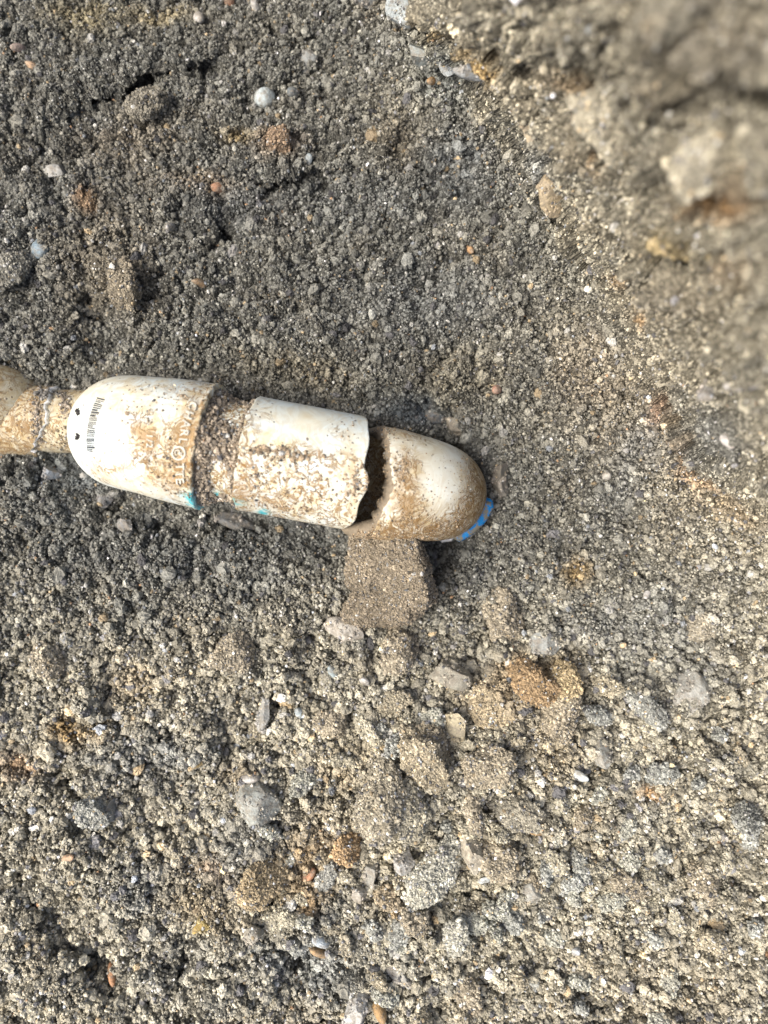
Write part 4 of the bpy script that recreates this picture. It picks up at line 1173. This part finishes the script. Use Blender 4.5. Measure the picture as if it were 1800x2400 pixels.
r = np.random.default_rng(5)
P, Nn, u, v = sample_ground(560000, r)
S = np.exp(r.normal(math.log(0.00050), 0.36, len(P))).clip(0.00026, 0.0015)
low = sstep(1200, 1600, v)
S = S * (0.92 + 0.16 * low) * (1 - 0.2 * sstep(0, 200, bank_dist(u, v)))
C = vary(soil_colour(P, u, v) * 1.12, r, Pw=P)
Pp = P + Nn * (S * r.uniform(-0.3, 0.5, len(P)))[:, None]
grain_object('sand_grains', Pp, S, C, 'loose mixed sand grains covering the trench soil', 1, 0.5, 1)
# gravel
P, Nn, u, v = sample_ground(42000, r)
keep = r.random(len(P)) < (0.3 + 0.6 * sstep(1250, 1700, v)) * (1 - 0.75 * sstep(-10, 60, bank_dist(u, v)))
P, Nn, u, v = P[keep], Nn[keep], u[keep], v[keep]
S = np.exp(r.normal(math.log(0.00125), 0.36, len(P))).clip(0.0008, 0.0034)
C = vary(soil_colour(P, u, v) * 1.1, r, wht=False, Pw=P)
grain_object('gravel', P + Nn * (S * r.uniform(-0.1, 0.4, len(P)))[:, None], S, C, 'small gravel and soil crumbs strewn over the trench soil', 3, 0.62, 2)

# grains on clods, mud and pipes
def sample_tris(Vv, F, dens, r, minz=0.0):
    T = tri(F) if F.shape[1] == 4 else F
    a, b, c = Vv[T[:, 0]], Vv[T[:, 1]], Vv[T[:, 2]]
    nn = np.cross(b - a, c - a); ar = np.linalg.norm(nn, axis=1) / 2
    nn = nn / (2 * ar[:, None] + 1e-20)
    cam_dir = np.array((0, 0, H)) - a
    face = (nn * cam_dir).sum(1) > 0
    ar = np.where(face, ar, 0)
    n = int(ar.sum() * dens)
    k = r.choice(len(T), n, p=ar / ar.sum())
    s1 = np.sqrt(r.random(n))[:, None]; s2 = r.random(n)[:, None]
    return a[k] * (1 - s1) + b[k] * s1 * (1 - s2) + c[k] * s1 * s2, nn[k]
AP, AS, AC = [], [], []
for Vv, F, cc, dk, sz_ in CLOD_SURF:
    p, n_ = sample_tris(Vv, F, 1.05e6 * dk, r)
    if dk < 1:
        k_ = perlin(p, 0.006, 44) + 0.4 * perlin(p, 0.002, 45) > 0.05; p, n_ = p[k_], n_[k_]
    s_ = np.exp(r.normal(math.log(sz_), 0.40, len(p))).clip(0.00022, 3 * sz_)
    AP.append(p + n_ * (s_ * r.uniform(-0.3, 0.5, len(p)))[:, None]); AS.append(s_)
    AC.append(vary(np.repeat((cc * 1.12)[None], len(p), 0), r, Pw=p, wht=False))
grain_object('clod_crumbs', np.concatenate(AP), np.concatenate(AS), np.concatenate(AC), 'fine crumbs clinging to the soil clods', 1, 0.5, 3)

AP, AS, AC = [], [], []
p, n_ = sample_tris(MV, MF, 1.3e6, r)
s_ = np.exp(r.normal(math.log(0.00058), 0.42, len(p))).clip(0.0004, 0.0024)
q, qd = p, np.linalg.norm(np.cross(p - pathB.A, pathB.d), axis=1)
ok = qd > 0.0224
AP.append((p + n_ * (s_ * 0.3)[:, None])[ok]); AS.append(s_[ok]); AC.append(vary(np.repeat(np.array([(0.245, 0.205, 0.150)]), len(p), 0), r)[ok])
# grains stuck on the white pipes: regions in photo pixels (x, y, rx, ry, rot, count, size mm)
def stick(trees, x, y, rx, ry, rot, cnt, sz, col=(0.24, 0.185, 0.12), lift=0.2, spread=0.35):
    c, s0 = math.cos(math.radians(rot)), math.sin(math.radians(rot)); pp, ss = [], []
    for _ in range(cnt):
        a, b = r.normal(0, 0.55, 2); a *= rx; b *= ry
        P_, n_ = hit(trees, x + a * c - b * s0, y + a * s0 + b * c)
        if P_ is None: continue
        s_ = sz * 0.001 * math.exp(r.normal(0, spread)); pp.append(P_ + n_ * s_ * lift); ss.append(s_)
    if not pp: return
    AP.append(np.array(pp)); AS.append(np.array(ss)); AC.append(vary(np.repeat(np.array([col]), len(pp), 0), r))
STK = [BV_S, BV_A, BV_M]
stick(STK, 610, 1058, 40, 12, 15, 40, 0.6); stick(STK, 680, 1066, 60, 14, 10, 60, 0.8)
stick(STK, 690, 1130, 170, 60, 10, 260, 0.36); stick(STK, 830, 1130, 26, 50, 0, 90, 0.5); stick(STK, 600, 1130, 26, 50, 15, 60, 0.4)
stick(STK, 700, 1200, 140, 20, 10, 120, 0.4); stick(STK, 820, 1040, 20, 60, 0, 30, 0.35)
stick(STK, 390, 1080, 50, 60, 0, 130, 0.38); stick(STK, 320, 960, 60, 40, 30, 60, 0.33); stick(STK, 400, 925, 60, 20, 10, 50, 0.33)
stick(STK, 430, 1130, 30, 34, 0, 60, 0.4); stick(STK, 260, 1000, 60, 60, 0, 20, 0.3)
stick(STK, 461, 1020, 6, 120, 12, 60, 0.4)
for yy in (966, 1023):
    stick(STK, 183, yy, 4, 6, 0, 22, 0.55, (0.03, 0.028, 0.025), 0.4, 0.2)
for x, y, rx, ry, rot, c_, s_ in ((938, 1105, 14, 40, 5, 150, 0.5), (950, 1225, 40, 30, 0, 140, 0.45), (1000, 1170, 30, 70, 10, 120, 0.36), (1090, 1150, 30, 90, 0, 260, 0.32),
                                  (960, 1262, 90, 12, 5, 220, 0.45), (1030, 1235, 70, 20, -25, 260, 0.4), (1060, 1090, 60, 40, 30, 60, 0.3), (893, 1130, 14, 120, 8, 420, 0.42),
                                  (905, 1010, 26, 10, 0, 120, 0.5), (870, 1260, 30, 14, 0, 200, 0.55), (1000, 1012, 80, 6, 5, 90, 0.4)):
    stick([BV_R], x, y, rx, ry, rot, int(c_ * 0.75), s_ * 0.72, (0.22, 0.165, 0.10), 0.0)
BV_K = bvh(LV2, np.concatenate([grid_faces(0, 40, 260)]))
stick([BV_L, BV_K], 88, 985, 14, 70, 0, 200, 0.55, (0.22, 0.185, 0.14)); stick([BV_L, BV_K], 155, 950, 16, 30, 0, 120, 0.6, (0.2, 0.17, 0.13)); stick([BV_L, BV_K], 110, 925, 30, 16, 0, 90, 0.7, (0.16, 0.15, 0.13))
stick([BV_L, BV_K], 150, 1030, 20, 22, 0, 60, 0.5, (0.2, 0.16, 0.1))
# crumbs lodged along the cracked edge of the coupling
stick([BV_S], 862, 1110, 5, 45, 0, 60, 0.55)
grain_object('pipe_crumbs', np.concatenate(AP), np.concatenate(AS), np.concatenate(AC), 'soil grains stuck on the pipes and fittings', 1, 0.5, 4)
